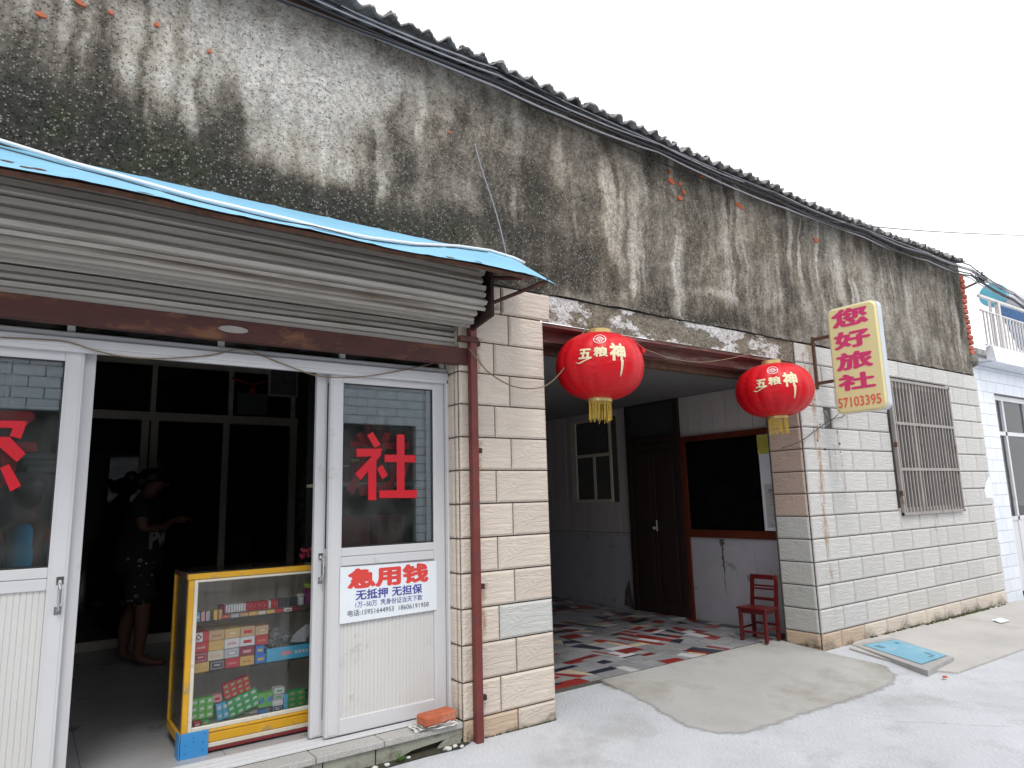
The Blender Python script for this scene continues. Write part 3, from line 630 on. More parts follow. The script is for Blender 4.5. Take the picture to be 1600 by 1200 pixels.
# masonry behind facings (keeps rooms dark)
mb = MB()
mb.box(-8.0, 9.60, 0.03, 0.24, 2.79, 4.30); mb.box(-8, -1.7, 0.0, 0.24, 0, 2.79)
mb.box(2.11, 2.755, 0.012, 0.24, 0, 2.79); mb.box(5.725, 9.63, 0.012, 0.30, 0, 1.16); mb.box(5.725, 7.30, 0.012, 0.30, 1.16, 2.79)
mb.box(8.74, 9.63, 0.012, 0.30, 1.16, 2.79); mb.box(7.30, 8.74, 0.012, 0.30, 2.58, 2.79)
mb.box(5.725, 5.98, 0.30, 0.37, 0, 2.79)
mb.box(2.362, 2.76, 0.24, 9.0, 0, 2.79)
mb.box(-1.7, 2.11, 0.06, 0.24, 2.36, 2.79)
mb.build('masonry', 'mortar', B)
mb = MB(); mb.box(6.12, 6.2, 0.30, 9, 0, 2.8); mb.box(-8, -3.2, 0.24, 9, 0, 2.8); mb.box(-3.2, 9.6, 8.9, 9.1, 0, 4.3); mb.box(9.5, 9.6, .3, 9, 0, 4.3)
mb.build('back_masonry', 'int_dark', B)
mb = MB(); mb.box(2.762, 6.12, 0.24, 8.9, 2.50, 2.56); mb.build('passage_ceiling', mat('ceiling_grey', (.17, .165, .16)), B)
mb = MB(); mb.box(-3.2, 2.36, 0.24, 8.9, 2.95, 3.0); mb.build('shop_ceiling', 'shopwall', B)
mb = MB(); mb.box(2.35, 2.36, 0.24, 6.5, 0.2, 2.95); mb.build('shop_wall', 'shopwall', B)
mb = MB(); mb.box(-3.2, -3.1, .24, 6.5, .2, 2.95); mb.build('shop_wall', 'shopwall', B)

# lintel band and red soffit
nX, nZ = 420, 28; gx_ = np.linspace(2.772, 5.71, nX); gzz = np.linspace(2.598, 2.79, nZ); GX, GZ = np.meshgrid(gx_, gzz)
lw = vnoise(GX * 5, GZ * 9, 41, 6, .68); band = np.exp(-np.clip(GZ - 2.60, 0, 1) / .03) * .10 + np.exp(-np.clip(2.785 - GZ, 0, 1) / .03) * .03
wmask = np.clip((lw + band + .04 * np.sin(GX * 3) - .535) * 16, 0, 1)[..., None]; lt = vnoise(GX * 14, GZ * 14, 42, 5, .7)[..., None]
base_ = np.array([.10, .088, .062]) * (1 - lt) + np.array([.30, .26, .21]) * lt
LC = base_ * (1 - wmask) + np.array([.60, .59, .575]) * (0.75 + .4 * lt) * wmask
me = bpy.data.meshes.new('lintel'); yy_ = .020 - .006 * wmask[..., 0] - .010 * vnoise(GX * 20, GZ * 20, 43, 4)
me.from_pydata(np.stack([GX, yy_, GZ], -1).reshape(-1, 3).tolist(), [], [(j * nX + i, j * nX + i + 1, (j + 1) * nX + i + 1, (j + 1) * nX + i) for j in range(nZ - 1) for i in range(nX - 1)])
ca = me.color_attributes.new('stain', 'FLOAT_COLOR', 'POINT'); ca.data.foreach_set('color', np.concatenate([LC.reshape(-1, 3), np.ones((nX * nZ, 1))], 1).ravel().astype(np.float32))
me.materials.append(M['plaster']); lo_ = bpy.data.objects.new('lintel', me); COL.objects.link(lo_); lo_.parent = B; lo_['label'] = 'strip of peeling lime over the passage opening'
mb = MB(); mb.prism([(2.772, 2.598), (5.71, 2.598), (5.71, 2.50), (2.772, 2.50)], 'y', 0.14, 0.24)
mb.box(2.772, 5.71, 0.022, 0.14, 2.575, 2.598)
mb.build('lintel_beam', 'redbeam', B)
mb = MB(); mb.box(2.766, 5.722, 0.24, 0.30, 2.44, 2.60); mb.build('steel_beam', 'rust2', B)

# ---- tiles
TM = {}
def tilemesh(w_, h_, mt, ax='y', b=0.012):
    key = (round(w_, 3), round(h_, 3), mt, ax)
    if key in TM: return TM[key]
    g_ = 0.004; x0, x1, z0, z1 = g_, w_ - g_, g_, h_ - g_; d = 0.016; q = min(b, .3 * min(x1 - x0, z1 - z0))
    vs = [(x0, 0.012, z0), (x1, 0.012, z0), (x1, 0.012, z1), (x0, 0.012, z1), (x0, 0.002, z0), (x1, 0.002, z0), (x1, 0.002, z1), (x0, 0.002, z1),
          (x0 + q, -0.006, z0 + q), (x1 - q, -0.006, z0 + q), (x1 - q, -0.006, z1 - q), (x0 + q, -0.006, z1 - q)]
    fs = [(0, 1, 5, 4), (1, 2, 6, 5), (2, 3, 7, 6), (3, 0, 4, 7), (4, 5, 9, 8), (5, 6, 10, 9), (6, 7, 11, 10), (7, 4, 8, 11), (8, 9, 10, 11)]
    if ax == 'x': vs = [(y, x, z) for x, y, z in vs]; fs = [f[::-1] for f in fs]
    me = bpy.data.meshes.new('wall_tile'); me.from_pydata(vs, [], fs); me.materials.append(M[mt]); TM[key] = me; return me
def tile(parent, x0, x1, z0, z1, mt, ax='y', c=0.0):
    me = tilemesh(x1 - x0, z1 - z0, mt, ax)
    return inst(me, 'wall_tile', parent, (x0, c, z0) if ax == 'y' else (c, x0, z0))
P1 = MB(); P1.box(2.108, 2.757, 0.0125, 0.02, 0.03, 2.79); P1 = P1.build('tiled_pier', 'mortar', B, label='left pier faced with warm beige tiles')
P2 = MB(); P2.box(5.722, 9.632, 0.0125, 0.02, 0.0, 1.15); P2.box(5.722, 7.30, 0.0125, 0.02, 1.15, 2.79); P2.box(8.74, 9.632, 0.0125, 0.02, 1.15, 2.79); P2.box(7.3, 8.74, 0.0125, 0.02, 2.58, 2.79)
P2 = P2.build('tiled_wall', 'mortar', B, label='right wall faced with pale beige tiles')
for k in range(14):
    z0, z1 = k * 0.2, (k + 1) * 0.2
    if k == 0: z0 = 0.07
    if k == 13: z1 = 2.785
    even = (k % 2 == 0)   # row k: joints
    js = [2.105, 2.484, 2.77] if k % 2 == 0 else [2.105, 2.365, 2.77]
    if k == 13: js = [2.105, 2.30, 2.43, 2.83]
    if k == 12: js = [2.105, 2.484, 2.77]
    for a_, b_ in zip(js[:-1], js[1:]):
        mt = 'tile_pink'
        if k == 3 and a_ > 2.3: mt = 'tile_grey'
        if k == 0: mt = 'tile_tan' if a_ < 2.3 else 'tile_pink'
        if k == 13 and a_ > 2.4: tile(P1, a_, b_, z0, z1, mt, c=-0.004)
        else: tile(P1, a_, b_, z0, z1, mt)
    tile(P1, 0.015, 0.055, max(z0, .2) if k else .1, z1, 'tile_pink', 'x', 2.105) if k < 13 else None
    if k < 13: tile(P1, 0.058, 0.185, max(z0, .2) if k else .1, z1, 'tile_pink', 'x', 2.105)
# right wall
off = {0: .30, 1: .37, 2: .19, 3: .37, 4: .20, 5: .40, 6: .38, 7: .22, 8: .40, 9: .18, 10: .38, 11: .2, 12: .4, 13: .33}
for k in range(14):
    z0, z1 = k * 0.2, (k + 1) * 0.2
    if k == 0: z0 = 0.03
    if k == 13: z1 = 2.785
    js = [5.715] + list(np.arange(5.715 + off[k], 9.6, 0.3985)) + [9.635]
    if 9.635 - js[-2] < 0.05: js.pop(-2)
    for a_, b_ in zip(js[:-1], js[1:]):
        mt = 'tile_tan' if (k == 0 and a_ < 6.2) else ('tile_pink' if k == 0 else 'tile_beige')
        segs = [(a_, b_)]
        if 5 < k < 13 and b_ > 7.30 and a_ < 8.74 :
            segs = []
            if a_ < 7.28: segs.append((a_, 7.30))
            if b_ > 8.76: segs.append((8.74, b_))
        if k == 10 and 6.0 < a_ < 6.3: segs = [(6.22, b_)]
        for s0, s1 in segs:
            if s1 - s0 > .03: tile(P2, s0, s1, z0, z1, mt)
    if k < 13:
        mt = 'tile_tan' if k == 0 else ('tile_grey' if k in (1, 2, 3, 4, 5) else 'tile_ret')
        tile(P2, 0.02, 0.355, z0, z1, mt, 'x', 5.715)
mb = MB(); mb.box(5.724, 5.73, 0.02, 0.36, 0.03, 2.6); mb.build('pier_backing', 'mortar', P2)
# rough filled hole by the sign and small screw holes
q = lump((6.10, 0, 2.10), .10, .09, 0.000, .012, n=12); q.build('broken_tile_patch', 'concrete_rough', P2)
for x, z in [(6.0, 2.03), (5.93, 1.88), (6.28, 1.97), (6.05, 1.80), (6.31, 1.86), (6.30, 1.78), (5.95, 2.26)]:
    lump((x, 0, z), .012, .010, -0.0065, .006, n=7).build('screw_hole', 'black', P2)
# rust runs (stains with their own shape, thin films)
def run(x, z0, z1, w0, mt='rustmark', parent=None, y=-0.0068):
    a_ = []; b_ = []; n = 22
    for i in range(n + 1):
        t = i / n; z = z0 + (z1 - z0) * t; wv_ = w0 * (0.5 + 0.8 * random.random()) * (1 - .55 * t); dx = 0.01 * math.sin(i * .9)
        a_.append((x + dx - wv_ / 2, z)); b_.append((x + dx + wv_ / 2, z))
    mb = MB(); P_ = a_ + b_[::-1]
    for i in range(n):
        mb.add([(a_[i][0], y, a_[i][1]), (b_[i][0], y, b_[i][1]), (b_[i + 1][0], y, b_[i + 1][1]), (a_[i + 1][0], y, a_[i + 1][1])], [(0, 3, 2, 1)])
    return mb
def runmat():
    mt = bpy.data.materials.new('rust_run_film'); mt.use_nodes = True; nt = mt.node_tree; L = nt.links.new
    p = nt.nodes['Principled BSDF']; p.inputs['Base Color'].default_value = (0.42, 0.20, 0.06, 1); p.inputs['Roughness'].default_value = .7
    tc = N(nt, 'ShaderNodeTexCoord'); mp = N(nt, 'ShaderNodeMapping'); mp.inputs['Scale'].default_value = (1, 1, .25)
    no = N(nt, 'ShaderNodeTexNoise'); no.inputs['Scale'].default_value = 38; no.inputs['Detail'].default_value = 5
    L(tc.outputs['Object'], mp.inputs[0]); L(mp.outputs[0], no.inputs['Vector'])
    # fades to the sides of the run: u stored in the UV map
    uv = N(nt, 'ShaderNodeAttribute', attribute_name='edge'); mr = N(nt, 'ShaderNodeMapRange')
    mr.inputs[1].default_value = .35; mr.inputs[2].default_value = .75; mr.inputs[3].default_value = 0; mr.inputs[4].default_value = 1.0
    L(no.outputs['Fac'], mr.inputs[0]); mu = N(nt, 'ShaderNodeMath', operation='MULTIPLY'); L(mr.outputs[0], mu.inputs[0]); L(uv.outputs['Fac'], mu.inputs[1])
    L(mu.outputs[0], p.inputs['Alpha']); return mt
M['film'] = runmat()
def film(x, z0, z1, w0, parent, y=-0.0078, name='rust_stain', a0=.9):
    n = 24; cols = [0, .5, 1, .5, 0]; vs = []; al = []
    for i in range(n + 1):
        t = i / n; z = z0 + (z1 - z0) * t; ww = w0 * (.8 + .3 * math.sin(i * 1.7)) * (1 - .35 * t); dx = .012 * math.sin(i * .55 + x * 9)
        for j in range(5): vs.append((x + dx + (j / 4 - .5) * ww, y, z)); al.append(cols[j] * a0 * min(1, (1 - t) * 2.5))
    mb = MB(); mb.add(vs, [(i * 5 + j, i * 5 + j + 1, i * 5 + j + 6, i * 5 + j + 5) for i in range(n) for j in range(4)])
    o = mb.build(name, 'film', parent); at = o.data.attributes.new('edge', 'FLOAT', 'POINT'); at.data.foreach_set('value', al); return o
film(5.93, 2.79, 0.12, .15, P2); film(5.83, 2.70, 2.35, .07, P2, y=-.0079); film(6.20, 1.85, 1.45, .05, P2, y=-.0079, a0=.5); film(6.30, 1.75, 1.25, .05, P2, y=-.0079, a0=.5)
film(8.05, 1.14, 0.35, .10, P2, a0=.45); film(2.245, 2.42, 2.1, .07, P1, a0=.6); film(2.235, 1.78, 1.45, .06, P1, a0=.6); film(2.24, 0.94, 0.5, .10, P1, a0=.8); film(2.225, 0.28, 0.09, .07, P1, a0=.9)

# splash dirt and damp creeping up from the paving
def splash(x0, x1, z0, hh, parent, ax='y', c=-.0072, dens=1.0):
    nxx = max(4, int((x1 - x0) / .04)); nzz = 6; vs = []; al = []
    for j in range(nzz + 1):
        for i in range(nxx + 1):
            x = x0 + (x1 - x0) * i / nxx; h_ = hh * (.55 + .45 * math.sin(x * 5.1) * math.sin(x * 13.7 + 1)); z = z0 + h_ * j / nzz
            vs.append((x, c, z) if ax == 'y' else (c, x, z)); al.append(dens * (1 - j / nzz) ** 1.3)
    f = [(j * (nxx + 1) + i, j * (nxx + 1) + i + 1, (j + 1) * (nxx + 1) + i + 1, (j + 1) * (nxx + 1) + i) for j in range(nzz) for i in range(nxx)]
    mb = MB(); mb.add(vs, f if ax == 'y' else [q[::-1] for q in f]); o = mb.build('splash_dirt', 'splash', parent); at = o.data.attributes.new('edge', 'FLOAT', 'POINT'); at.data.foreach_set('value', al)
M['splash'] = M['film'].copy(); M['splash'].node_tree.nodes['Principled BSDF'].inputs['Base Color'].default_value = (.13, .115, .085, 1)
for n_ in M['splash'].node_tree.nodes:
    if n_.type == 'MAPPING': n_.inputs['Scale'].default_value = (.6, .6, .8)
    if n_.type == 'MAP_RANGE': n_.inputs[1].default_value = .30; n_.inputs[2].default_value = .62
splash(2.12, 2.765, .075, .10, P1); splash(5.72, 9.63, .035, .16, P2); splash(.0, .35, .075, .14, P2, 'x', 5.7075)
splash(2.11, 2.76, 2.62, .16, P1, dens=.5)
for jx in (6.3, 6.9, 7.5, 8.3, 9.0): film(jx + .07, 2.78, 2.78 - random.uniform(.2, .5), .05, P2, y=-.0079, a0=.25, name='water_stain')
# bricks laid bare at the end of the wall
P3 = MB(); P3.box(9.585, 9.70, 0.045, 0.26, 2.79, 4.22); P3 = P3.build('brick_corner', 'mortar', B, label='raw brick edge where the plaster ends')
for i in range(16):
    z = 3.07 + i * 0.0675; d = 0.0 if i % 2 else 0.05
    mb = MB(); mb.bbox(9.60 + random.uniform(0, .01), 9.745 + random.uniform(-.012, .012) - d * .3, 0.0 + random.uniform(0, .02), 0.20, z, z + 0.055, .006); mb.build('brick', 'brick_wall', P3)
mb = MB(); mb.sphere((9.69, 0.05, 3.0), .11, 10, 7, (.9, .9, .8), .35); mb.build('concrete_lump', 'concrete_rough', P3)

# roof of corrugated cement sheets
R = MB(); R.box(-6.2, 9.45, -0.01, 0.005, 4.235, 4.25); R = R.build('roof', 'rust2', B)
def eave(x): return float(np.interp(x, [-6, 1.0, 1.7, 2.4, 3.2, 4.6, 6.6, 8.2, 9.7], [4.33, 4.315, 4.285, 4.272, 4.235, 4.195, 4.165, 4.185, 4.235]))
rw = 0.78; x = -3.9; 
i_ = 0
while x < 9.35:
    n = 72; x1 = min(x + rw + .04, 9.50); ye = -0.17 + random.uniform(-.025, .02); dz = random.uniform(-.006, .008) + (0.012 if i_ % 2 else 0)
    vs = []; 
    for r_, (yy) in enumerate([ye, 0.5, 3.0]):
        for j in range(n + 1):
            xx = x + (x1 - x) * j / n; zz = eave(xx) - .020 + dz + (yy + .15) * .30 + .021 * math.cos(2 * math.pi * xx / .131)
            y2 = yy + (random.uniform(-.010, .010) + .012 * math.sin(xx * 31) if r_ == 0 else 0); vs.append((xx, y2, zz))
    lo = [(a[0], a[1], a[2] - .012) for a in vs]; L_ = len(vs); q = n + 1
    fs = [(r_ * q + j, r_ * q + j + 1, (r_ + 1) * q + j + 1, (r_ + 1) * q + j) for r_ in range(2) for j in range(n)]
    f2 = [tuple(v + L_ for v in f[::-1]) for f in fs]; fe = [(j, j + L_, j + 1 + L_, j + 1) for j in range(n)]
    fe += [(r_ * q + n, r_ * q + n + L_, (r_ + 1) * q + n + L_, (r_ + 1) * q + n) for r_ in range(2)] + [(r_ * q, (r_ + 1) * q, (r_ + 1) * q + L_, r_ * q + L_) for r_ in range(2)]
    mb = MB(); mb.add(vs + lo, fs + f2 + fe); mb.build('roof_sheet', 'corr', R); x += rw; i_ += 1
mb = MB()
for i in range(70):
    xx = round(random.uniform(-.2, 9.3) / .131) * .131; mb.sphere((xx, -.13 + random.uniform(-.02, .03), eave(xx) + .002 + random.uniform(-.006, .004)), random.uniform(.012, .028), 6, 4, (1.6, 1, .6), .5)
mb.build('roof_debris', 'corr', R, kind='stuff')

# ------------------------------------------------------------------ passage interior
def part(mb, name, mt, parent=B, **k): return mb.build(name, mt, parent, **k)
IX = 5.98
W = MB(); W.box(IX + .012, 6.12, 0.37, 8.9, 0.05, 2.5); W = W.build('passage_wall', 'int_dark', B)
# boards above the dado and either side of openings
openings = [(0.37, 1.64, 0.97, 2.05), (1.64, 2.50, 0.0, 2.54), (2.78, 3.55, 1.35, 2.42)]
y = 0.37
while y < 7.0:
    y1 = y + 0.165
    spans = [(0.985, 2.50)]
    for oy0, oy1, oz0, oz1 in openings:
        c = (y + y1) / 2
        if oy0 - .02 < c < oy1 + .02:
            ns = []
            for a_, b_ in spans:
                if oz0 > a_: ns.append((a_, min(b_, oz0)))
                if oz1 < b_: ns.append((max(a_, oz1), b_))
            spans = [s for s in ns if s[1] - s[0] > .03]
    for a_, b_ in spans:
        mb = MB(); mb.bbox(IX, IX + .011, y + .003, y1 - .003, a_, b_, .003); mb.build('wall_board', 'intwall', W)
    y = y1
for a_, b_ in [(0.37, .80), (.803, 1.62), (2.52, 3.6), (3.603, 5.2), (5.203, 8.8)]:
    mb = MB(); mb.box(IX - .002, IX + .011, a_, b_, 0.10, 0.978); mb.build('dado_panel', 'dado', W)
random.seed(21); zs_ = np.linspace(.95, .36, 30); lft = []; rgt = []
for i_, z_ in enumerate(zs_):
    c_ = 1.19 - .012 * i_ / 30 + random.uniform(-.006, .006); w_ = (.034 if i_ < 3 else .020 if i_ < 14 else .012) * random.uniform(.5, 1.2) * (1 - i_ / 34); lft.append((IX - .004, c_ + w_, z_)); rgt.append((IX - .004, c_ - w_, z_))
mb = MB(); n_ = len(zs_); mb.add(lft + rgt, [(i_, i_ + n_, i_ + 1 + n_, i_ + 1) for i_ in range(n_ - 1)])
mb.build('damp_stain', 'damp', W); mb = MB(); mb.add([(IX - .004, 2.58, .45), (IX - .004, 2.66, .30), (IX - .004, 2.68, .13), (IX - .004, 2.52, .11)], [(0, 1, 2, 3)])
mb.build('damp_stain', 'damp', W)
# the far end and left wall of the passage
mb = MB(); mb.box(2.76, 6.0, 8.0, 8.1, 0.1, 2.5); mb.build('end_wall', 'int_dark', B)
mb = MB(); mb.box(2.76, 2.768, 0.02, 8.0, 0.05, 2.5); mb.build('left_passage_wall', 'int_dark', B)
# reception window
Wn = MB(); a0, a1, b0, b1 = 0.375, 1.645, 0.965, 2.055; t = .06
Wn.box(IX - .03, IX + .02, a0, a1, b0, b0 + t + .02); Wn.box(IX - .03, IX + .02, a0, a1, b1 - t, b1); Wn.box(IX - .03, IX + .02, a1 - t, a1, b0 + t + .02, b1 - t)
Wn = Wn.build('reception_window', 'red_wood', B, label='red-brown wooden reception window frame in passage')
mb = MB(); mb.box(IX - .006, IX, a0, a1 - t, b0 + t + .02, b1 - t); mb.build('pane', glass('dim_glass', (.3, .3, .32), .25, .01), Wn)
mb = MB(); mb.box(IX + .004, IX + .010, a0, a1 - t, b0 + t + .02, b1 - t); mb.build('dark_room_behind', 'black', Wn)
mb = MB(); mb.box(IX - .010, IX - .007, a0 + .004, .655, b0 + t + .025, b1 - t - .004); mb.build('white_card', 'sticker', Wn)
mb = MB(); mb.box(IX - .0125, IX - .0105, .50, .66, 1.80, 1.985); mb.build('yellow_leaflet', mat('yellow_leaflet', (.55, .5, .08), var=.3, scale=18), Wn)
mb = MB(); mb.box(IX - .0125, IX - .0105, .395, .62, 1.08, 1.50); mb.build('printed_notice', mat('notice_paper', (.52, .52, .52), var=.08, scale=18), Wn)
mb = MB()
for i in range(26):
    z = 1.46 - i * .0145
    if i in (12, 13, 14): continue
    mb.box(IX - .0135, IX - .0128, .42, .42 + random.uniform(.1, .18), z, z + .004)
mb.box(IX - .0135, IX - .0128, .49, .53, 1.478, 1.50); mb.box(IX - .0135, IX - .0128, .47, .53, 1.265, 1.295); mb.box(IX - .0135, IX - .0128, .42, .58, 1.437, 1.447)
mb.build('print_lines', 'ink_grey', Wn)
# post under the window between door and dado
mb = MB(); mb.box(IX - .03, IX + .02, 1.60, 1.645, .10, .963); mb.build('door_jamb', 'red_wood', B)
# door with transom
D = MB(); D.box(IX - .04, IX + .03, 1.65, 1.71, .10, 2.54); D.box(IX - .04, IX + .03, 2.42, 2.48, .10, 2.54); D.box(IX - .04, IX + .03, 1.71, 2.42, 2.48, 2.54); D.box(IX - .04, IX + .03, 1.71, 2.42, 2.03, 2.09)
D = D.build('passage_door', 'dark_wood', B, label='dark red-brown double door with a dull transom light')
mb = MB(); mb.box(IX - .002, IX + .004, 1.71, 2.42, 2.09, 2.48); mb.build('transom_pane', mat('dusty_pane', (.05, .05, .05), rough=.35), D)
for a_, b_ in [(1.712, 2.06), (2.066, 2.42)]:
    mb = MB(); mb.bbox(IX - .02, IX + .01, a_, b_, .10, 2.028, .006); mb.bbox(IX - .032, IX - .02, a_ + .06, b_ - .06, .25, 1.0, .01); mb.bbox(IX - .032, IX - .02, a_ + .06, b_ - .06, 1.12, 1.92, .01)
    mb.build('door_leaf', 'dark_wood', D)
mb = MB(); mb.tube([(IX - .05, 2.04, 1.02), (IX - .05, 2.04, 1.14)], .008); mb.sphere((IX - .045, 2.09, 1.05), .02, 8, 6); mb.build('door_handle', 'silver', D)
# second window further in
Wd = MB(); a0, a1, b0, b1 = 2.78, 3.55, 1.35, 2.42
Wd.box(IX - .012, IX + .012, a0, a0 + .03, b0, b1); Wd.box(IX - .012, IX + .012, a1 - .10, a1, b0, b1); Wd.box(IX - .012, IX + .012, a0 + .03, a1 - .1, b1 - .03, b1); Wd.box(IX - .02, IX + .012, a0 + .03, a1 - .1, b0, b0 + .04)
Wd.box(IX - .002, IX + .012, a0 + .03, a1 - .1, 1.93, 1.97); Wd.box(IX - .002, IX + .012, 3.09, 3.13, b0 + .04, 1.93)
Wd = Wd.build('passage_window', 'alu_old', B, label='small pale-framed window deep in the passage')
mb = MB(); mb.box(IX + .0125, IX + .014, a0 + .03, a1 - .1, b0 + .04, b1 - .03); mb.build('pane', 'black', Wd)

# ------------------------------------------------------------------ shop front doors (parts of the inn)
def fluted(mb, x0, x1, y, z0, z1, pitch=.022, d=.003):
    n = max(2, int((x1 - x0) / pitch)); P = []
    for i in range(n):
        a_ = x0 + (x1 - x0) * i / n; b_ = x0 + (x1 - x0) * (i + 1) / n; q = (b_ - a_) * .13
        P += [(a_, y + d), (a_ + q, y), (b_ - q, y), (b_, y + d)]
    vs = [(a_, b_, z0) for a_, b_ in P] + [(a_, b_, z1) for a_, b_ in P]; k = len(P)
    mb.add(vs, [(i, i + 1, i + 1 + k, i + k) for i in range(k - 1)])
def sliding_door(x0, x1, y, label, handle=None, zb=.225, zt=2.155, stile=.075):
    d = .035
    f = MB()
    for a_, b_ in ((x0, x0 + stile), (x1 - stile, x1)):
        f.bbox(a_, b_, y, y + d, zb, zt, .003); f.bbox(a_ + .012, b_ - .012, y - .003, y + .002, zb + .01, zt - .01, .001)
    for a_, b_ in ((zt - .055, zt), (1.085, 1.135), (1.137, 1.182), (zb, zb + .08)):
        f.bbox(x0 + stile, x1 - stile, y + .001, y + d - .001, a_, b_, .003)
    D = f.build('sliding_door', 'alu', B, label=label)
    mb = MB(); mb.box(x0 + stile, x1 - stile, y + .015, y + .02, 1.182, zt - .055); mb.build('pane', 'glass', D)
    mb = MB(); g_ = .006
    for a_, b_, c_, e_ in ((x0 + stile, x1 - stile, 1.182, 1.182 + g_), (x0 + stile, x1 - stile, zt - .055 - g_, zt - .055)): mb.box(a_, b_, y + .010, y + .025, c_, e_)
    for a_ in (x0 + stile, x1 - stile - g_): mb.box(a_, a_ + g_, y + .010, y + .025, 1.188, zt - .061)
    mb.build('gasket', 'alu_dark', D)
    mb = MB(); fluted(mb, x0 + stile, x1 - stile, y + .010, zb + .08, 1.085); mb.build('fluted_panel', 'panel', D)
    if handle:
        hx, hz = handle; mb = MB()
        mb.tube([(hx, y - .003, hz), (hx, y - .03, hz + .008), (hx, y - .036, hz + .03), (hx, y - .036, hz + .09), (hx, y - .03, hz + .112), (hx, y - .003, hz + .12)], .0075, 8)
        mb.bbox(hx - .014, hx + .014, y - .006, y - .0035, hz - .02, hz + .014, .002); mb.bbox(hx - .014, hx + .014, y - .006, y - .0035, hz + .106, hz + .14, .002)
        mb.build('handle', 'chrome', D, smooth=False)
    return D
YF = .15; YR = .20
dl = sliding_door(-.62, .183, YF, 'left front sliding door leaf with a red cut-out character', (.155, 1.0))
dl2 = sliding_door(-.60, .232, YR, 'left rear sliding door leaf, slid behind the front one')
dr = sliding_door(1.362, 2.085, YF, 'right front sliding door leaf with red character and loan poster')
dr2 = sliding_door(1.300, 2.055, YR, 'right rear sliding door leaf, its stile peeping out', (1.337, 1.02), stile=.062)
mb = MB(); mb.bbox(-1.60, -.65, YF, YF + .035, .225, 2.155, .004); mb.build('side_panel', 'alu', B)
# head rail, jamb, transom lights
fr = MB(); fr.bbox(-1.62, 2.10, .115, .245, 2.16, 2.205, .005); fr.bbox(-1.62, 2.10, .135, .225, 2.206, 2.235, .005); fr.box(-1.62, 2.10, .12, .145, 2.140, 2.159)
fr.bbox(2.088, 2.103, .12, .24, .22, 2.16, .003)
for xx in (-.70, .105, .758, 1.412, 2.06): fr.bbox(xx, xx + .032, .15, .19, 2.236, 2.44, .003)
fr = fr.build('door_frame', 'alu', B)
mb = MB(); mb.box(-1.62, 2.10, .168, .172, 2.236, 2.44); mb.build('transom_pane', glass('transom_glass', (.5, .5, .5), .7, .08), fr)
mb = MB(); mb.box(-1.62, 2.10, .11, .25, .205, .212); mb.box(-1.62, 2.10, .125, .135, .212, .224); mb.box(-1.62, 2.10, .185, .192, .212, .224); mb.box(-1.62, 2.10, .238, .246, .212, .222); mb.build('door_track', 'alu', fr)

# red cut-out characters as strips (quads measured on the glass)
def strips(quads, y, parent, mt='red_vinyl', name='red_character'):
    mb = MB()
    for i, q in enumerate(quads):
        P = [U(a_, b_, 'Y', y) for a_, b_ in q]; yy = y - i * .0004
        vs = [(p[0], yy, p[2]) for p in P]; mb.add(vs, [tuple(range(len(vs)))])
    o = mb.build(name, mt, parent); return o
Z6 = lambda x, y: (450 + x / 4, 550 + y / 4)
q = lambda *p: [Z6(*a_) for a_ in p]
strips([q((427, 604), (590, 604), (575, 650), (430, 655)), q((535, 640), (585, 640), (455, 800), (418, 762)), q((500, 700), (552, 680), (551, 925), (500, 926)),
        q((494, 520), (530, 500), (578, 580), (541, 600)), q((556, 730), (588, 705), (624, 770), (588, 796)),
        q((603, 642), (795, 645), (795, 690), (603, 688)), q((678, 515), (727, 516), (727, 870), (678, 868)), q((570, 865), (805, 862), (803, 912), (570, 912))], YF + .012, dr)
strips([q((388, 560), (530, 560), (530, 590), (388, 590)), q((425, 515), (462, 500), (495, 555), (455, 565)), q((455, 650), (500, 600), (470, 760), (405, 895), (365, 855), (430, 740)),
        q((440, 840), (500, 820), (500, 895), (450, 900)), q((605, 500), (645, 510), (625, 560), (580, 560)), q((600, 565), (757, 565), (757, 608), (560, 605)),
        q((640, 640), (680, 640), (660, 860), (560, 880), (560, 840), (640, 800)), q((730, 700), (760, 690), (730, 790), (700, 800))], YR + .012, dr2)
ZL = lambda x, y: (x / 4, 400 + y / 4)
q = lambda *p: [ZL(*a_) for a_ in p]
strips([q((-160, 1025), (150, 1030), (168, 1040), (130, 1142), (60, 1125), (80, 1075), (-160, 1070)), q((-60, 1140), (0, 1130), (60, 1130), (160, 1235), (105, 1288), (-20, 1180), (-60, 1180)),
        q((0, 1325), (55, 1300), (132, 1435), (65, 1473)), q((-180, 1200), (-100, 1130), (-20, 1130), (-160, 1300))], YF + .012, dl)
strips([q((-200, 970), (200, 970), (222, 1010), (165, 1060), (140, 1025), (-200, 1020)), q((90, 1165), (225, 1163), (235, 1225), (100, 1222)), q((0, 1180), (60, 1180), (105, 1300), (90, 1380), (-10, 1460), (10, 1400))], YR + .012, dl2)

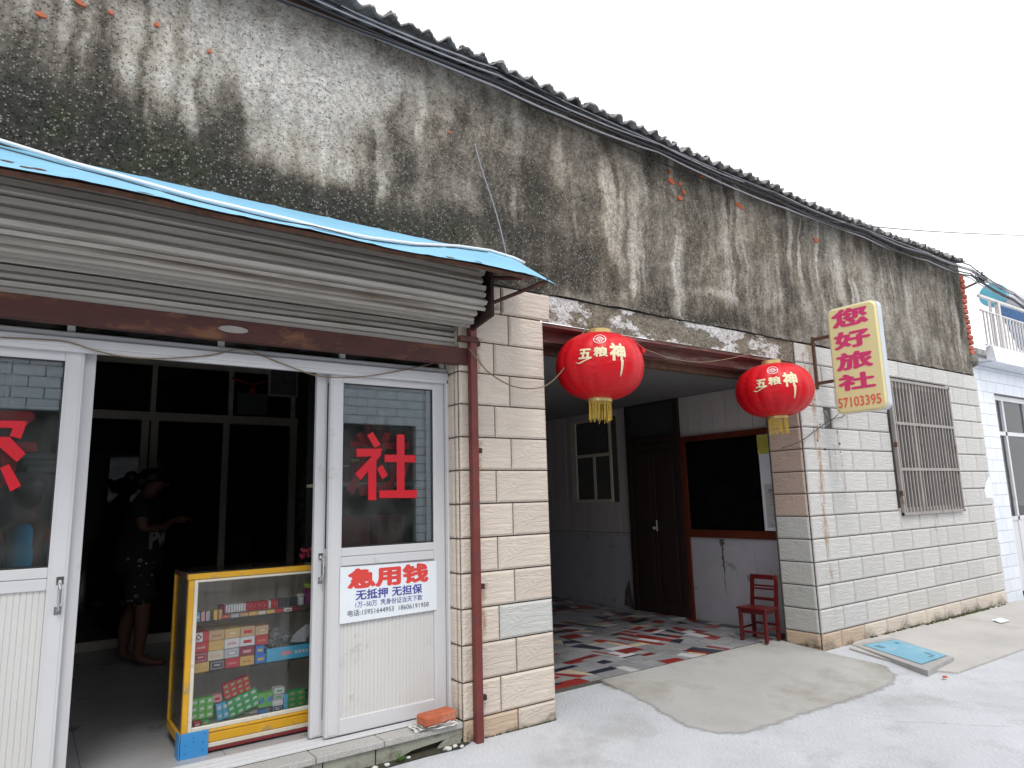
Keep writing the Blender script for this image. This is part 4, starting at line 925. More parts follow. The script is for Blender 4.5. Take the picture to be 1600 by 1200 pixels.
# poster on the lower panel
PX0, PX1, PZ0, PZ1 = 1.430, 2.022, .792, 1.082
ps = MB(); ps.quad((PX0, YF - .0045, PZ0 - .006), (PX1, YF - .0045, PZ0 + .004), (PX1, YF - .0045, PZ1 - .008), (PX0, YF - .0045, PZ1)); ps = ps.build('loan_poster', 'sticker', dr)
def ptext(txt, u0, u1, v0, v1, mt, bold):
    mb = MB(); text_on(mb, txt, (PX0 + u0 * (PX1 - PX0), YF - .0045, PZ0 + v0 * (PZ1 - PZ0) + .0), (1, 0, 0), (0, 0, 1), (u1 - u0) * (PX1 - PX0), (v1 - v0) * (PZ1 - PZ0), bold, step=.00008, lift=.0006)
    mb.v = [(x, y, z) for x, y, z in mb.v]; return mb
for txt, u0, u1, v0, v1, mt, bd in [('急用钱', .07, .91, .575, .955, 'ink_red', .05), ('无抵押', .15, .475, .37, .555, 'ink_blue', .028), ('无担保', .515, .84, .37, .555, 'ink_blue', .028), ('1万~50万  凭身份证当天下款', .15, .84, .235, .345, 'ink_blue', .006), ('电话:15951644953  18606191958', .075, .91, .09, .205, 'ink_grey', .008)]:
    mb = ptext(txt, u0, u1, v0, v1, mt, bd)
    # text faces the street: X right, Z up, normal must be -Y
    mb.build('poster_text', mt, dr)

# ------------------------------------------------------------------ step
S = MB(); S.box(-2.0, 2.095, 0.03, 0.27, 0.0, 0.168); S = S.build('shop_step', 'soil', B)
xs_ = [-2.0, -1.2, -.45, .25, .83, 1.26, 1.62, 2.095]
for a_, b_ in zip(xs_[:-1], xs_[1:]):
    mb = MB(); mb.bbox(a_ + .002, b_ - .002, -0.015, 0.11, .172, .203, .003); mb.build('step_slab', 'stone', S)
def riser(x0, x1, bott):
    P = [(x0 + .002, .170), (x0 + .002, bott[0][1])] + [(x0 + u_ * (x1 - x0), v_) for u_, v_ in bott] + [(x1 - .002, bott[-1][1]), (x1 - .002, .170)]
    mb = MB(); mb.prism(P, 'y', 0.0, .028); return mb
riser(1.58, 2.09, [(.05, .06), (.2, .09), (.4, .118), (.7, .128), (.95, .14)]).build('riser_tile', 'stone_face', S)
riser(1.30, 1.575, [(.1, .06), (.4, .04), (.8, .04), (.95, .055)]).build('riser_tile', 'stone_face', S)
riser(1.18, 1.297, [(.1, .03), (.9, .06)]).build('riser_tile', 'stone_face', S)
for a_, b_ in ((-2, -1.4), (-1.4, -.8), (-.8, -.2), (-.2, .3), (.3, .75), (.75, 1.178)): riser(a_, b_, [(.1, .03), (.9, .03)]).build('riser_tile', 'stone_face', S)
mb = MB(); mb.prism([(1.93, .075), (2.09, .075), (2.09, .138), (1.99, .134)], 'y', .002, .02); mb.build('riser_tile', 'stone_face', S)
# dirt gap and rubble in front of the step
sheet('dirt_strip', [(1.35, 0.03), (1.42, -.035), (1.62, -.06), (1.85, -.05), (2.05, -.06), (2.14, -.02), (2.1, 0.03)], 'soil', .006, n=2)
for i, (x, y, r_) in enumerate([(1.98, -.04, .018), (2.03, -.03, .012), (1.55, -.05, .014), (1.75, -.03, .010), (1.62, -.045, .012), (2.06, -.055, .010)]):
    mb = MB(); mb.sphere((x, y, gz(x, y) + .012), r_, 7, 5, (1.3, 1, .7), .5)
    tag(mb.build('stone_chip', 'paper'), ['white stone chip below the brick on the step', 'small pale chip by the foot of the red post', 'left-most grey chip in the dirt gap', 'tiny chip between weed and loose brick', 'chip just left of the weed', 'right-most crumb beside the red post foot'][i], 'stone')
wd = MB(); 
for i in range(11):
    th = i * 2.4; c = Vector((1.70, -.035, gz(1.7, 0) + .004)); e = c + Vector((math.cos(th) * .035, math.sin(th) * .02 - .012, random.uniform(.015, .05))); s_ = Vector((-math.sin(th), math.cos(th), 0)) * .007
    mid = (c + e) / 2 + Vector((0, 0, .006)); wd.add([c, mid + s_, e, mid - s_], [(0, 1, 2, 3)])
tag(wd.build('weed', 'weed'), 'tiny green weed sprouting under the stone step', 'plant')
# brick on papers
bk = MB(); bk.bbox(-.105, .105, -.05, .05, 0, .052, .009); o = bk.build('loose_brick', 'brick', local=True); o.location = (1.955, .035, .222); o.rotation_euler = (0.02, 0, rad(6)); tag(o, 'orange brick lying on crumpled paper at the step corner', 'brick')
pp = MB(); 
for k, (z, sx, sy) in enumerate([(.204, .13, .06), (.211, .11, .055), (.217, .09, .05)]):
    n = 9; vs = []
    for j in range(n):
        for i in range(n): vs.append(((i / 8 - .5) * 2 * sx * random.uniform(.93, 1.03), (j / 8 - .5) * 2 * sy, random.uniform(0, .006) + (0.010 * random.random() if i in (0, 8) else 0) ))
    q_ = Matrix.Rotation(.12 * (k - 1), 3, 'Z'); pp.add([tuple(q_ @ Vector(v) + Vector((1.93, .03, z))) for v in vs], [(j * n + i, j * n + i + 1, (j + 1) * n + i + 1, (j + 1) * n + i) for j in range(8) for i in range(8)])
tag(pp.build('waste_paper', 'paper'), 'crumpled white paper pinned under the loose brick', 'paper')

# ------------------------------------------------------------------ roller shutter, beam, post, canopy
RSh = thing('roller_shutter', 'grey slatted roller shutter rolled up above the shop doors', 'shutter', (.3, 0, 2.24))
def slat(pts, x0=-1.65, x1=2.13):
    """one curved slat: profile pts (y, z) extruded along x, 2 mm thick"""
    mb = MB(); k = len(pts); nx_ = 9
    vs = []; 
    for i in range(nx_):
        x = x0 + (x1 - x0) * i / (nx_ - 1); w_ = .002 * math.sin(x * 5)
        for (y, z) in pts: vs.append((x, y, z + w_))
    mb.add(vs, [(i * k + j, (i + 1) * k + j, (i + 1) * k + j + 1, i * k + j + 1) for i in range(nx_ - 1) for j in range(k - 1)])
    return mb
def prof(a, b, out=(0, 0)):
    """rib profile between two points a, b with outward bulge"""
    a = Vector(a); b = Vector(b); d = b - a; n = Vector((-d.y, d.x)).normalized()
    if n.dot(Vector(out)) < 0: n = -n
    return [tuple(a + d * t + n * h) for t, h in ((0, -.022), (.03, -.006), (.08, .014), (.34, .017), (.40, -.004), (.52, -.004), (.58, .012), (.90, .016), (.97, -.002), (1, -.022))]
for z in (2.345, 2.415, 2.485): slat(prof((.035, z), (.035, z + .068), (-1, 0)), x1=2.13).build('slat', 'shutter', RSh)
cy_, cz_, rr_ = -.085, 2.655, .178
for i in range(9):
    t0 = rad(-118 + i * 25); t1 = rad(-118 + (i + 1) * 25 - 1.5)
    r_ = rr_ + .003 * i
    a_ = (cy_ - r_ * math.cos(t0), cz_ + r_ * math.sin(t0)); b_ = (cy_ - r_ * math.cos(t1), cz_ + r_ * math.sin(t1))
    tm_ = (t0 + t1) / 2; slat(prof(a_, b_, (-math.cos(tm_), math.sin(tm_))), x1=2.15 - .02 * (i % 3)).build('slat', 'shutter', RSh)
mb = MB(); mb.bbox(-1.65, 2.19, -.022, .03, 2.238, 2.343, .003); mb.build('bottom_rail', 'rust', RSh)
mb = MB(); mb.prism([(-.02 + .045 * math.cos(t_) + .0, .018 * math.sin(t_)) for t_ in np.linspace(0, 2 * math.pi, 14)[:-1]], 'y', -.026, -.0225); mb.v = [(x + .81, y, z + 2.292) for x, y, z in mb.v]
mb.v = [(.79 + (x - .79) * 1.6, y, z) for x, y, z in mb.v]; mb.build('lock_plate', 'grille', RSh)
mb = MB(); mb.prism([(.04, 2.44), (-.03, 2.445), (-.285, 2.49), (-.285, 2.80), (.01, 2.95)], 'x', 2.165, 2.185); mb.build('end_plate', 'housing', RSh)
mb = MB(); mb.prism([(.04, 2.44), (-.285, 2.49), (-.285, 2.80), (.01, 2.95)], 'x', -1.69, -1.67); mb.build('end_plate', 'housing', RSh)
mb = MB(); mb.tube([(-1.6, -.06, 2.66), (2.16, -.06, 2.66)], .14, 14); mb.build('shutter_drum', 'housing', RSh)
Pst = thing('steel_post', 'red oxide steel post standing against the left tiled pier', 'post', (2.185, -.03, .08))
mb = MB(); mb.bbox(2.162, 2.208, -.055, -.012, .07, 2.50, .003); mb.build('shaft', 'redpost', Pst)
for z in (2.36, 1.70, .91, .30): mb = MB(); mb.bbox(2.208, 2.235, -.05, -.02, z, z + .03, .002); mb.build('lug', 'housing', Pst)
mb = MB(); mb.bbox(2.085, 2.215, -.062, -.025, 2.375, 2.41, .003); mb.build('clamp', 'rust', Pst)

CAN = thing('canopy', 'faded sky-blue sheet metal canopy over the shop front', 'canopy', (.3, -.3, 2.6))
def canz(x, y):
    t = -y / .6; z = 3.0 - .345 * t
    z += t * t * .006 * math.sin(x * 3.1 + 1) + t * .004 * math.sin(x * 7.7)
    if x > 2.0: z += (x - 2.0) * .04 * (1 - t) 
    if x > 2.25: z -= (x - 2.25) * .15 * t + (x - 2.25) ** 2 * .25
    z += .0035 * max(0, math.sin(x * 2 * math.pi / .30)) ** 6
    return z
nxs = 150; cs = []
for j in range(9):
    t = j / 8
    for i in range(nxs + 1):
        xr = 2.55 - .13 * t; x = -2.0 + (xr + 2.0) * i / nxs; y = -.0 - .605 * t - (.008 * math.sin(x * 5) if j == 8 else 0); cs.append((x, y, canz(x, y)))
q_ = nxs + 1; mb = MB(); mb.add(cs, [(j * q_ + i, (j + 1) * q_ + i, (j + 1) * q_ + i + 1, j * q_ + i + 1) for j in range(8) for i in range(nxs)]); mb.build('roof_sheet', 'canopy', CAN, smooth=True)
mb = MB(); mb.add([(x, y, z - .004) for x, y, z in cs], [(j * q_ + i, j * q_ + i + 1, (j + 1) * q_ + i + 1, (j + 1) * q_ + i) for j in range(8) for i in range(nxs)]); mb.build('underside', 'canopy_under', CAN)
mb = MB()
for px, py, a_, b_ in [(40, 262, .03, .008), (12, 252, .03, .008), (62, 266, .03, .01), (105, 282, .02, .006), (225, 305, .04, .006), (293, 322, .02, .01), (356, 336, .035, .008), (412, 348, .045, .012), (550, 376, .03, .01), (606, 386, .03, .012), (705, 404, .03, .010), (748, 411, .02, .008)]:
    n_ = [0, -.345, .6]; d = CF + CR * (px - 800) / F - CU * (py - 600) / F; P0 = np.array([0, 0, 3.0]); nn = np.array([0, -.575, 1.0]); t_ = ((P0 - CP) @ nn) / (d @ nn); p = CP + d * t_
    n = 9; vs = []
    for i in range(n):
        th = 2 * math.pi * i / n; xx = p[0] + a_ * random.uniform(.6, 1.1) * math.cos(th); yy = max(-.6, p[1] + b_ * 3.0 * random.uniform(.6, 1.1) * math.sin(th)); vs.append((xx, yy, canz(xx, yy) + .002))
    mb = MB(); mb.add(vs, [tuple(range(n))]); mb.build('rust_patch', 'rust2', CAN)
mb = MB(); mb.tube([(-2.0, -.57, canz(-2, -.57) - .03)] + [(x, -.57, canz(x, -.57) - .022) for x in np.arange(-1.8, 2.3, .15)], .016, 4); mb.build('edge_angle', 'rust2', CAN)
mb = MB(); mb.tube([(2.19, -.27, 2.575), (2.37, -.57, 2.655)], .012, 4); mb.tube([(2.19, -.02, 2.80), (2.19, -.57, 2.64)], .012, 4); mb.build('brace', 'rust', CAN)
# pipe over the canopy
def onsheet(px, py):
    d = CF + CR * (px - 800) / F - CU * (py - 600) / F; nn = np.array([0, -.575, 1.0]); t_ = ((np.array([0, 0, 3.0]) - CP) @ nn) / (d @ nn); p = CP + d * t_; return p
pts = [(-1.5, -.12, canz(-1.5, -.12) + .02), (-.6, -.04, 3.01), (-.2, -.05, 3.0)]
for px, py in [(113, 258), (198, 281), (312, 312), (450, 344.5), (500, 357.5), (575, 372.5), (650, 382.5), (717, 386), (765, 391)]:
    p = onsheet(px, py + 2); y = min(-.03, p[1]); 
    if p[1] > -.03: p = U(px, py + 2, 'Y', -.03); y = -.03
    pts.append((p[0], y, canz(p[0], y) + .012 if p[1] <= -.03 else max(p[2], canz(p[0], y) + .012)))
pts.append((2.50, -.06, canz(2.5, -.06) + .012)); pts.append((2.56, -.10, 2.94))
tb = MB(); tb.tube(pts, .010, 8); tag(tb.build('water_pipe', 'pipe', smooth=True), 'thin white plastic pipe snaking over the blue canopy', 'pipe')
tb = MB(); tb.tube([(x - .05, y - .05, canz(x - .05, max(-.58, y - .05)) + .005) for x, y, z in pts[2:-2]], .003, 5); tag(tb.build('canopy_cable', 'wire_dark'), 'thin black cable lying beside the white pipe on the canopy', 'cable')

# ------------------------------------------------------------------ hanging sign
SG = thing('hotel_sign', 'yellow light-box sign with pink lettering jutting from the wall', 'sign', (6.0, 0, 2.1))
sx0, sx1 = 5.945, 6.045; sy0, sy1, sz0, sz1 = -.665, -.205, 2.095, 3.07
def rrect(y0, y1, z0, z1, r, n=5):
    P = []
    for cy, cz, s in ((y1 - r, z1 - r, 0), (y0 + r, z1 - r, 90), (y0 + r, z0 + r, 180), (y1 - r, z0 + r, 270)):
        for i in range(n + 1): a_ = rad(s + 90 * i / n); P.append((cy + r * math.cos(a_), cz + r * math.sin(a_)))
    return P
mb = MB(); mb.prism(rrect(sy0, sy1, sz0, sz1, .06), 'x', sx0 + .015, sx1 - .015); mb.build('casing', 'sign_side', SG)
for xa, xb in ((sx0 + .0149, sx0), (sx1 - .0149, sx1)):
    mb = MB(); A = rrect(sy0 + .004, sy1 - .004, sz0 + .004, sz1 - .004, .058); Bp = rrect(sy0 + .02, sy1 - .02, sz0 + .02, sz1 - .02, .05); n = len(A)
    mb.add([(xa, *p) for p in A] + [(xb, *p) for p in Bp], [tuple(range(n, 2 * n))] + [(i, (i + 1) % n, (i + 1) % n + n, i + n) for i in range(n)]); mb.build('face_panel', 'sign_face', SG)
for side, (xo, Xd) in enumerate(((sx0, (0, -1, 0)), (sx1, (0, 1, 0)))):
    for txt, v0, v1 in (('您', .80, .975), ('好', .595, .765), ('旅', .395, .565), ('社', .205, .365)):
        mb = MB(); u0, u1 = .10, .83
        Hh = sz1 - sz0; Ww = sy1 - sy0
        O = (xo, sy1 - u0 * Ww, sz0 + v0 * Hh) if side == 0 else (xo, sy0 + u0 * Ww, sz0 + v0 * Hh)
        text_on(mb, txt, O, Xd, (0, 0, 1), (u1 - u0) * Ww, (v1 - v0) * Hh * .97, .042, step=.0001, lift=.0012); mb.build('letter', 'sign_ink', SG)
    mb = MB(); O = (xo, sy1 - .06 * Ww, sz0 + .055 * Hh) if side == 0 else (xo, sy0 + .06 * Ww, sz0 + .055 * Hh)
    text_on(mb, '57103395', O, Xd, (0, 0, 1), .84 * Ww, .092 * Hh, .02, step=.0001, lift=.0012); mb.build('letter', 'sign_num', SG)
mb = MB(); mb.bbox(5.985, 6.01, -.032, -.008, 2.36, 2.86, .002)
for z in (2.82, 2.40): mb.bbox(5.985, 6.01, -.207, -.032, z, z + .028, .002)
for z in (2.78, 2.36): mb.bbox(5.96, 6.03, -.23, -.206, z, z + .10, .002)
mb.build('bracket', 'rust2', SG)
mb = MB(); mb.tube([(6.0, -.21, 2.12), (6.02, -.1, 2.05), (6.06, -.03, 2.13), (6.08, -.005, 2.16)], .003, 5); mb.build('power_lead', 'wire_dark', SG)

# ------------------------------------------------------------------ window grille
G = thing('window_grille', 'rust-flecked steel bar grille over the right-hand window', 'grille', (8.0, 0, 1.14))
mb = MB()
gx0, gx1, gz0, gz1 = 7.325, 8.74, 1.15, 2.575
mb.bbox(gx0, gx1, -.04, -.012, gz0, gz0 + .03, .002); mb.bbox(gx0, gx1, -.04, -.012, gz1 - .03, gz1, .002); mb.bbox(gx0, gx0 + .035, -.045, -.008, gz0, gz1, .002); mb.bbox(gx1 - .03, gx1, -.04, -.012, gz0, gz1, .002)
mb.build('frame', 'grille', G)
for i in range(18):
    x = gx0 + .08 + i * (gx1 - gx0 - .11) / 17.6; mb = MB(); mb.box(x - .010, x + .010, -.034, -.018, gz0 + .03, gz1 - .03); mb.build('bar', 'grille', G)
for z in (1.62, 2.10): mb = MB(); mb.box(gx0 + .04, gx1 - .03, -.040, -.0345, z - .015, z + .015); mb.build('cross_bar', 'grille', G)
for z in (1.35, 1.85, 2.4): mb = MB(); mb.bbox(gx0 - .012, gx0 + .01, -.05, -.02, z, z + .05, .002); mb.build('hinge', 'rust2', G)
mb = MB(); mb.box(7.30, 8.74, .10, .14, 1.16, 2.58); wv_ = mb.build('side_window', 'mesh_dark', B, label='dark window behind the steel bar grille')
mb = MB(); 
for a_, b_, c_, e_ in ((7.31, 8.73, 1.17, 1.22), (7.31, 8.73, 2.52, 2.57), (7.31, 7.36, 1.22, 2.52), (8.68, 8.73, 1.22, 2.52), (8.0, 8.05, 1.22, 2.52)): mb.box(a_, b_, .075, .098, c_, e_)
mb.build('frame', 'alu_old', wv_)
mb = MB()
for i in range(26):
    x = 8.08 + i * .024; mb.box(x, x + .012, .085, .09, 1.22, 2.52)
mb.build('blind', mat('grey_blind', (.09, .087, .085)), wv_)
# paper remnants on the wall end, street litter
mb = MB(); p = [U(a_, b_, 'Y', -.0075) for a_, b_ in ((1541, 752), (1545, 744), (1549, 752), (1552, 778), (1541, 778), (1538, 765))]; mb.add([tuple(v) for v in p], [tuple(range(6))][::-1])
tag(mb.build('torn_notice', 'sticker'), 'torn scrap of white paper pasted low on the tiled wall end', 'paper')

# ------------------------------------------------------------------ cables
def sag(a, b, s, n=14, jit=0):
    a = Vector(a); b = Vector(b); out = []
    for i in range(n + 1):
        t = i / n; p = a.lerp(b, t); p.z -= s * 4 * t * (1 - t) 
        if 0 < i < n and jit: p += Vector((0, random.uniform(-jit, jit), random.uniform(-jit, jit)))
        out.append(p)
    return out
stops_ = [-1.0, 1.0, 2.36, 3.9, 5.4, 7.0, 8.4, 9.6, 10.9, 13.5]
zc = {-1.0: 4.205, 1.0: 4.205, 2.36: 4.195, 3.9: 4.135, 5.4: 4.095, 7.0: 4.085, 8.4: 4.095, 9.6: 4.11, 10.9: 3.98, 13.5: 3.6}
labs = ['lowest grey cable of the bundle under the eave', 'thick black cable second from below under the eave', 'dark cable in the lower pair under the eave', 'grey cable in the middle of the eave bundle', 'black cable in the middle of the eave bundle',
        'thin dark cable high in the eave bundle', 'pale grey cable near the top of the eave bundle', 'uppermost black cable tucked under the roof sheets']
for c_ in range(8):
    pts = []; dz = -.03 + c_ * .0125 - (.035 if c_ < 2 else 0); r_ = [.007, .010, .008, .006, .009, .005, .006, .007][c_]; dy = random.uniform(-.02, .02)
    for a_, b_ in zip(stops_[:-1], stops_[1:]):
        k0 = k1 if a_ > -1 else dz; k1 = dz + random.uniform(-.03, .03); s = sag((a_, -.125 + dy, zc[a_] + k0), (b_, -.125 + dy, zc[b_] + k1), random.uniform(-.004, .034) if b_ < 10 else .03, 8, .002)
        pts += s[:-1] if b_ != stops_[-1] else s
    mb = MB(); mb.tube(pts, r_, 6); tag(mb.build('overhead_cable', 'wire_grey' if c_ in (0, 3, 6) else 'wire_dark', smooth=True), labs[c_], 'cable', 'cables bundled under the eave')
def wire(name, pxs, y, r_, mt, label, cat='wire', n=6):
    pts = [Vector(U(a_, b_, 'Y', y)) for a_, b_ in pxs]
    # smooth
    out = []
    for i in range(len(pts) - 1):
        p0 = pts[max(0, i - 1)]; p1 = pts[i]; p2 = pts[i + 1]; p3 = pts[min(len(pts) - 1, i + 2)]
        for k in range(5):
            t = k / 5; out.append(0.5 * ((2 * p1) + (p2 - p0) * t + (2 * p0 - 5 * p1 + 4 * p2 - p3) * t * t + (3 * p1 - p0 - 3 * p2 + p3) * t ** 3))
    out.append(pts[-1]); mb = MB(); mb.tube(out, r_, n); return tag(mb.build(name, mt, smooth=True), label, cat)
wire('drop_wire', [(660, 62), (740, 118), (830, 165), (905, 197), (1000, 240), (1090, 277), (1180, 305), (1260, 328), (1310, 348)], -.06, .005, 'wire_dark', 'single thin black wire drooping diagonally across the stained plaster')
wire('hanging_wire', [(742, 225), (752, 262), (768, 310), (780, 350), (791, 397)], -.03, .0045, 'wire_grey', 'grey wire hanging down the plaster onto the canopy end')
wire('sky_wire', [(1290, 345), (1395, 357), (1500, 364), (1600, 368)], -.2, .005, 'wire_dark', 'lone wire running off right against the white sky')
wire('door_string', [(0, 527), (60, 530), (105, 534), (150, 548), (200, 558), (260, 560), (330, 555), (380, 546), (440, 568), (500, 588), (560, 589), (610, 582), (668, 570), (700, 560)], .105, .0035, 'string', 'brown twisted string looped along the white door head rail')
wire('lantern_string', [(733, 545), (745, 560), (765, 583), (800, 603), (835, 607), (860, 598), (885, 570), (905, 530), (925, 500), (937, 492)], -.07, .004, 'string', 'dirty string sagging from red post to the left lantern')
wire('lantern_string', [(1005, 545), (1050, 560), (1090, 566), (1130, 562), (1170, 553), (1205, 540)], -.01, .0035, 'string', 'slack string under the lintel between the two lanterns')
wire('wall_wire', [(1330, 625), (1318, 650), (1300, 655), (1275, 672), (1250, 690), (1222, 700)], -.02, .004, 'wire_dark', 'dark wire trailing from under the sign across the tile corner')
# bracket with insulator clutter at the building end
bkt = thing('cable_bracket', 'small rusty bracket with tangled cable ends beyond the wall corner', 'bracket', (9.75, 0, 4.0))
mb = MB(); mb.tube([(9.66, .05, 3.92), (9.98, -.10, 4.07)], .014, 5); mb.build('arm', 'rust2', bkt)
mb = MB()
for i in range(7):
    c = Vector((10.0 + random.uniform(-.15, .15), -.11, 4.09 + random.uniform(-.04, .04))); mb.tube([c + Vector((.07 * math.cos(t_) * random.uniform(.5, 1.2), .02 * math.sin(t_ * 2), .05 * math.sin(t_))) for t_ in np.linspace(0, 5.5, 10)], .006, 5)
mb.sphere((10.0, -.11, 4.09), .05, 8, 6, (1.4, .8, .8), .4); mb.build('cable_knot', 'wire_dark', bkt)

# ------------------------------------------------------------------ lanterns
def lantern(loc, R_, Hh, label, tilt, ph):
    """squat cloth lantern; front direction faces the street"""
    T = thing('red_lantern', label, 'lantern', loc, 0, 'red lanterns over the passage entrance'); T.rotation_euler = (tilt[0], tilt[1], 0)
    n = 96; gores = 16; prof = []
    for i in range(61):
        a_ = -math.pi / 2 + math.pi * i / 60; c = math.cos(a_); r_ = R_ * (max(0, c) ** .72); z = Hh / 2 * math.sin(a_)
        if r_ < .075: continue
        prof.append((r_, z))
    z0 = prof[0][1]; z1 = prof[-1][1]
    def mod(th, z):
        g_ = abs(math.sin(gores / 2 * (th + ph))); wr = .010 * math.sin(z * 150 + 2.2 * math.sin(th * 5 + ph * 9)) * (1 - g_) * (.25 + .75 * max(0, math.sin(th * 1.5 + 1.4 + ph * 7))) + .004 * math.sin(th * 41) * (abs(z) / (Hh / 2)) ** 2
        return .965 + .035 * g_ ** .55 + wr
    mb = MB(); mb.lathe(prof, (0, 0, 0), 144, mod); mb.build('cloth', 'lantern', T, smooth=True, local=True)
    mb = MB()
    for g_ in range(gores):
        th = 2 * math.pi * g_ / gores - ph
        mb.tube([((r_ * .969) * math.cos(th), (r_ * .969) * math.sin(th), z) for r_, z in prof], .0022, 4)
    mb.build('seam', 'lantern_rib', T, local=True)
    mb = MB(); mb.lathe([(.078, z1 - .008), (.080, z1 + .0), (.080, z1 + .032), (.070, z1 + .032), (.070, z1)], (0, 0, 0), 24); mb.build('cap_ring', 'gold', T, local=True, smooth=False)
    mb = MB(); mb.lathe([(.080, z0 + .006), (.083, z0), (.083, z0 - .022), (.070, z0 - .022), (.070, z0)], (0, 0, 0), 24); mb.build('base_ring', 'gold', T, local=True)
    mb = MB()
    for i in range(46):
        th = 2 * math.pi * i / 46 + random.uniform(-.04, .04); l_ = random.uniform(.115, .145); r_ = .074; e = random.uniform(-.008, .008)
        if i % 9 == 4: continue
        mb.tube([(r_ * math.cos(th), r_ * math.sin(th), z0 - .018), ((r_ + e * .5) * math.cos(th), (r_ + e) * math.sin(th), z0 - .018 - l_ * .5), ((r_ + e) * math.cos(th + e * 6), (r_ + e) * math.sin(th + e * 6), z0 - .018 - l_)], .0026, 4)
    mb.build('fringe', 'fringe', T, local=True)
    mb = MB(); 
    hk = .10
    mb.tube([(0, 0, z1 + .01), (0.0, .01, z1 + hk)], .002, 4); mb.tube([(-.07, 0, z1 + .02), (0, 0, z1 + .022), (.07, 0, z1 + .02)], .003, 4); mb.build('hanger', 'string', T, local=True)
    # print: mapped on the bulging cloth. direction facing the camera side
    d = Vector((CP[0] - loc[0], CP[1] - loc[1], 0)).normalized(); th0 = math.atan2(d.y, d.x)
    def wrap(mbsrc, mt):
        # refine long edges then wrap
        bm = bmesh.new(); vs = [bm.verts.new(v) for v in mbsrc.v]
        for f in mbsrc.f:
            try: bm.faces.new([vs[i] for i in f])
            except ValueError: pass
        bmesh.ops.triangulate(bm, faces=bm.faces[:])
        for _ in range(3):
            le = [e for e in bm.edges if e.calc_length() > .022]
            if not le: break
            bmesh.ops.subdivide_edges(bm, edges=le, cuts=1); bmesh.ops.triangulate(bm, faces=[f for f in bm.faces if len(f.verts) > 3])
        bm.verts.index_update(); out = []
        for v in bm.verts:
            u_, vz, k = v.co; th = th0 + u_ / R_
            z = vz; s_ = max(-.999, min(.999, z / (Hh / 2))); r_ = R_ * (math.cos(math.asin(s_)) ** .72) * mod(th, z) + .0025 + k
            out.append((r_ * math.cos(th), r_ * math.sin(th), z))
        mb = MB(); mb.add(out, [[v.index for v in f.verts] for f in bm.faces]); bm.free(); return mb
    def ttext(txt, u0, u1, v0, v1, bold):
        V, Fc, x0, x1, y0, y1 = glyphs(txt, bold); mb = MB()
        mb.add([(u0 + (x - x0) / (x1 - x0) * (u1 - u0) + .0 * y, v0 + (y - y0) / (y1 - y0) * (v1 - v0), k * .0002) for x, y, k in V], Fc); return mb
    s = R_ / .304 * 1.12
    A = MB()
    for t_ in (ttext('五', -.125 * s, -.045 * s, -.005, .065, .045), ttext('粮', -.035 * s, .050 * s, .005, .075, .040), ttext('神', .062 * s, .165 * s, -.02, .105, .045)): A.add(t_.v, t_.f)
    A.add([(.129 * s, -.01, .0017), (.147 * s, -.01, .0017), (.144 * s, -.10, .0017), (.139 * s, -.118, .0017), (.133 * s, -.10, .0017)], [(4, 3, 2, 1, 0)])
    A.add([(-.150 * s, -.022, .0018), (-.120 * s, -.026, .0018), (-.04 * s, .006, .0018), (-.05 * s, -.004, .0018), (-.12 * s, -.036, .0018)], [(0, 4, 3, 2, 1)])
    wrap(A, None).build('printed_name', 'gold_ink', T, local=True)
    A = MB(); c = (.004, .135); ro, ri = .050, .044; n = 28
    for i in range(n):
        a0, a1 = 2 * math.pi * i / n, 2 * math.pi * (i + 1) / n
        A.add([(c[0] + ro * math.cos(a0), c[1] + .72 * ro * math.sin(a0), 0), (c[0] + ro * math.cos(a1), c[1] + .72 * ro * math.sin(a1), 0), (c[0] + ri * math.cos(a1), c[1] + .72 * ri * math.sin(a1), 0), (c[0] + ri * math.cos(a0), c[1] + .72 * ri * math.sin(a0), 0)], [(0, 1, 2, 3)])
    for (x0, y0), (x1, y1) in [((-.028, -.004), (0, .018)), ((0, .018), (.028, -.004)), ((-.018, -.012), (-.010, .008)), ((.018, -.012), (.010, .008)), ((0, -.024), (0, -.006)), ((-.010, -.002), (.010, -.002)), ((-.016, .006), (.016, .006)), ((-.010, -.02), (-.006, -.008)), ((.010, -.02), (.006, -.008))]:
        x0, y0, x1, y1 = x0 * 1.4, y0 * 1.4, x1 * 1.4, y1 * 1.4
        dx, dy = x1 - x0, y1 - y0; l_ = math.hypot(dx, dy); nx_, ny_ = -dy / l_ * .0026, dx / l_ * .0026
        A.add([(c[0] + x0 + nx_, c[1] + (y0 + ny_) * .8, .0002), (c[0] + x0 - nx_, c[1] + (y0 - ny_) * .8, .0002), (c[0] + x1 - nx_, c[1] + (y1 - ny_) * .8, .0002), (c[0] + x1 + nx_, c[1] + (y1 + ny_) * .8, .0002)], [(0, 1, 2, 3)])
    wrap(A, None).build('round_emblem', 'white_ink', T, local=True)
    # gathered cloth fold near the top
    return T
p = U(937, 573, 'Y', -.10); T1 = lantern((p[0], -.10, p[2]), .303, .455, 'nearer red cloth lantern with torn ribbon on its right shoulder', (rad(1), rad(2)), .1)
mb = MB(); 
for k in range(6):
    a_ = Vector((.06 + .01 * k, -.14 + .012 * k, .198 - .002 * k)); b_ = Vector((.24 + random.uniform(-.02, .02), -.16 + random.uniform(-.03, .03), .115 + random.uniform(-.02, .02))); s_ = Vector((.006, .012, .012)); m_ = (a_ + b_) / 2 + Vector((.0, -.01, .030 + random.uniform(-.01, .012)))
    mb.add([a_ - s_, a_ + s_, m_ + s_, m_ - s_, b_ + s_ * .7, b_ - s_ * .7], [(0, 1, 2, 3), (3, 2, 4, 5)])
mb.sphere((.245, -.165, .12), .022, 8, 6, (1, 1, 1), .5); mb.build('torn_ribbon', 'lantern', T1, local=True)
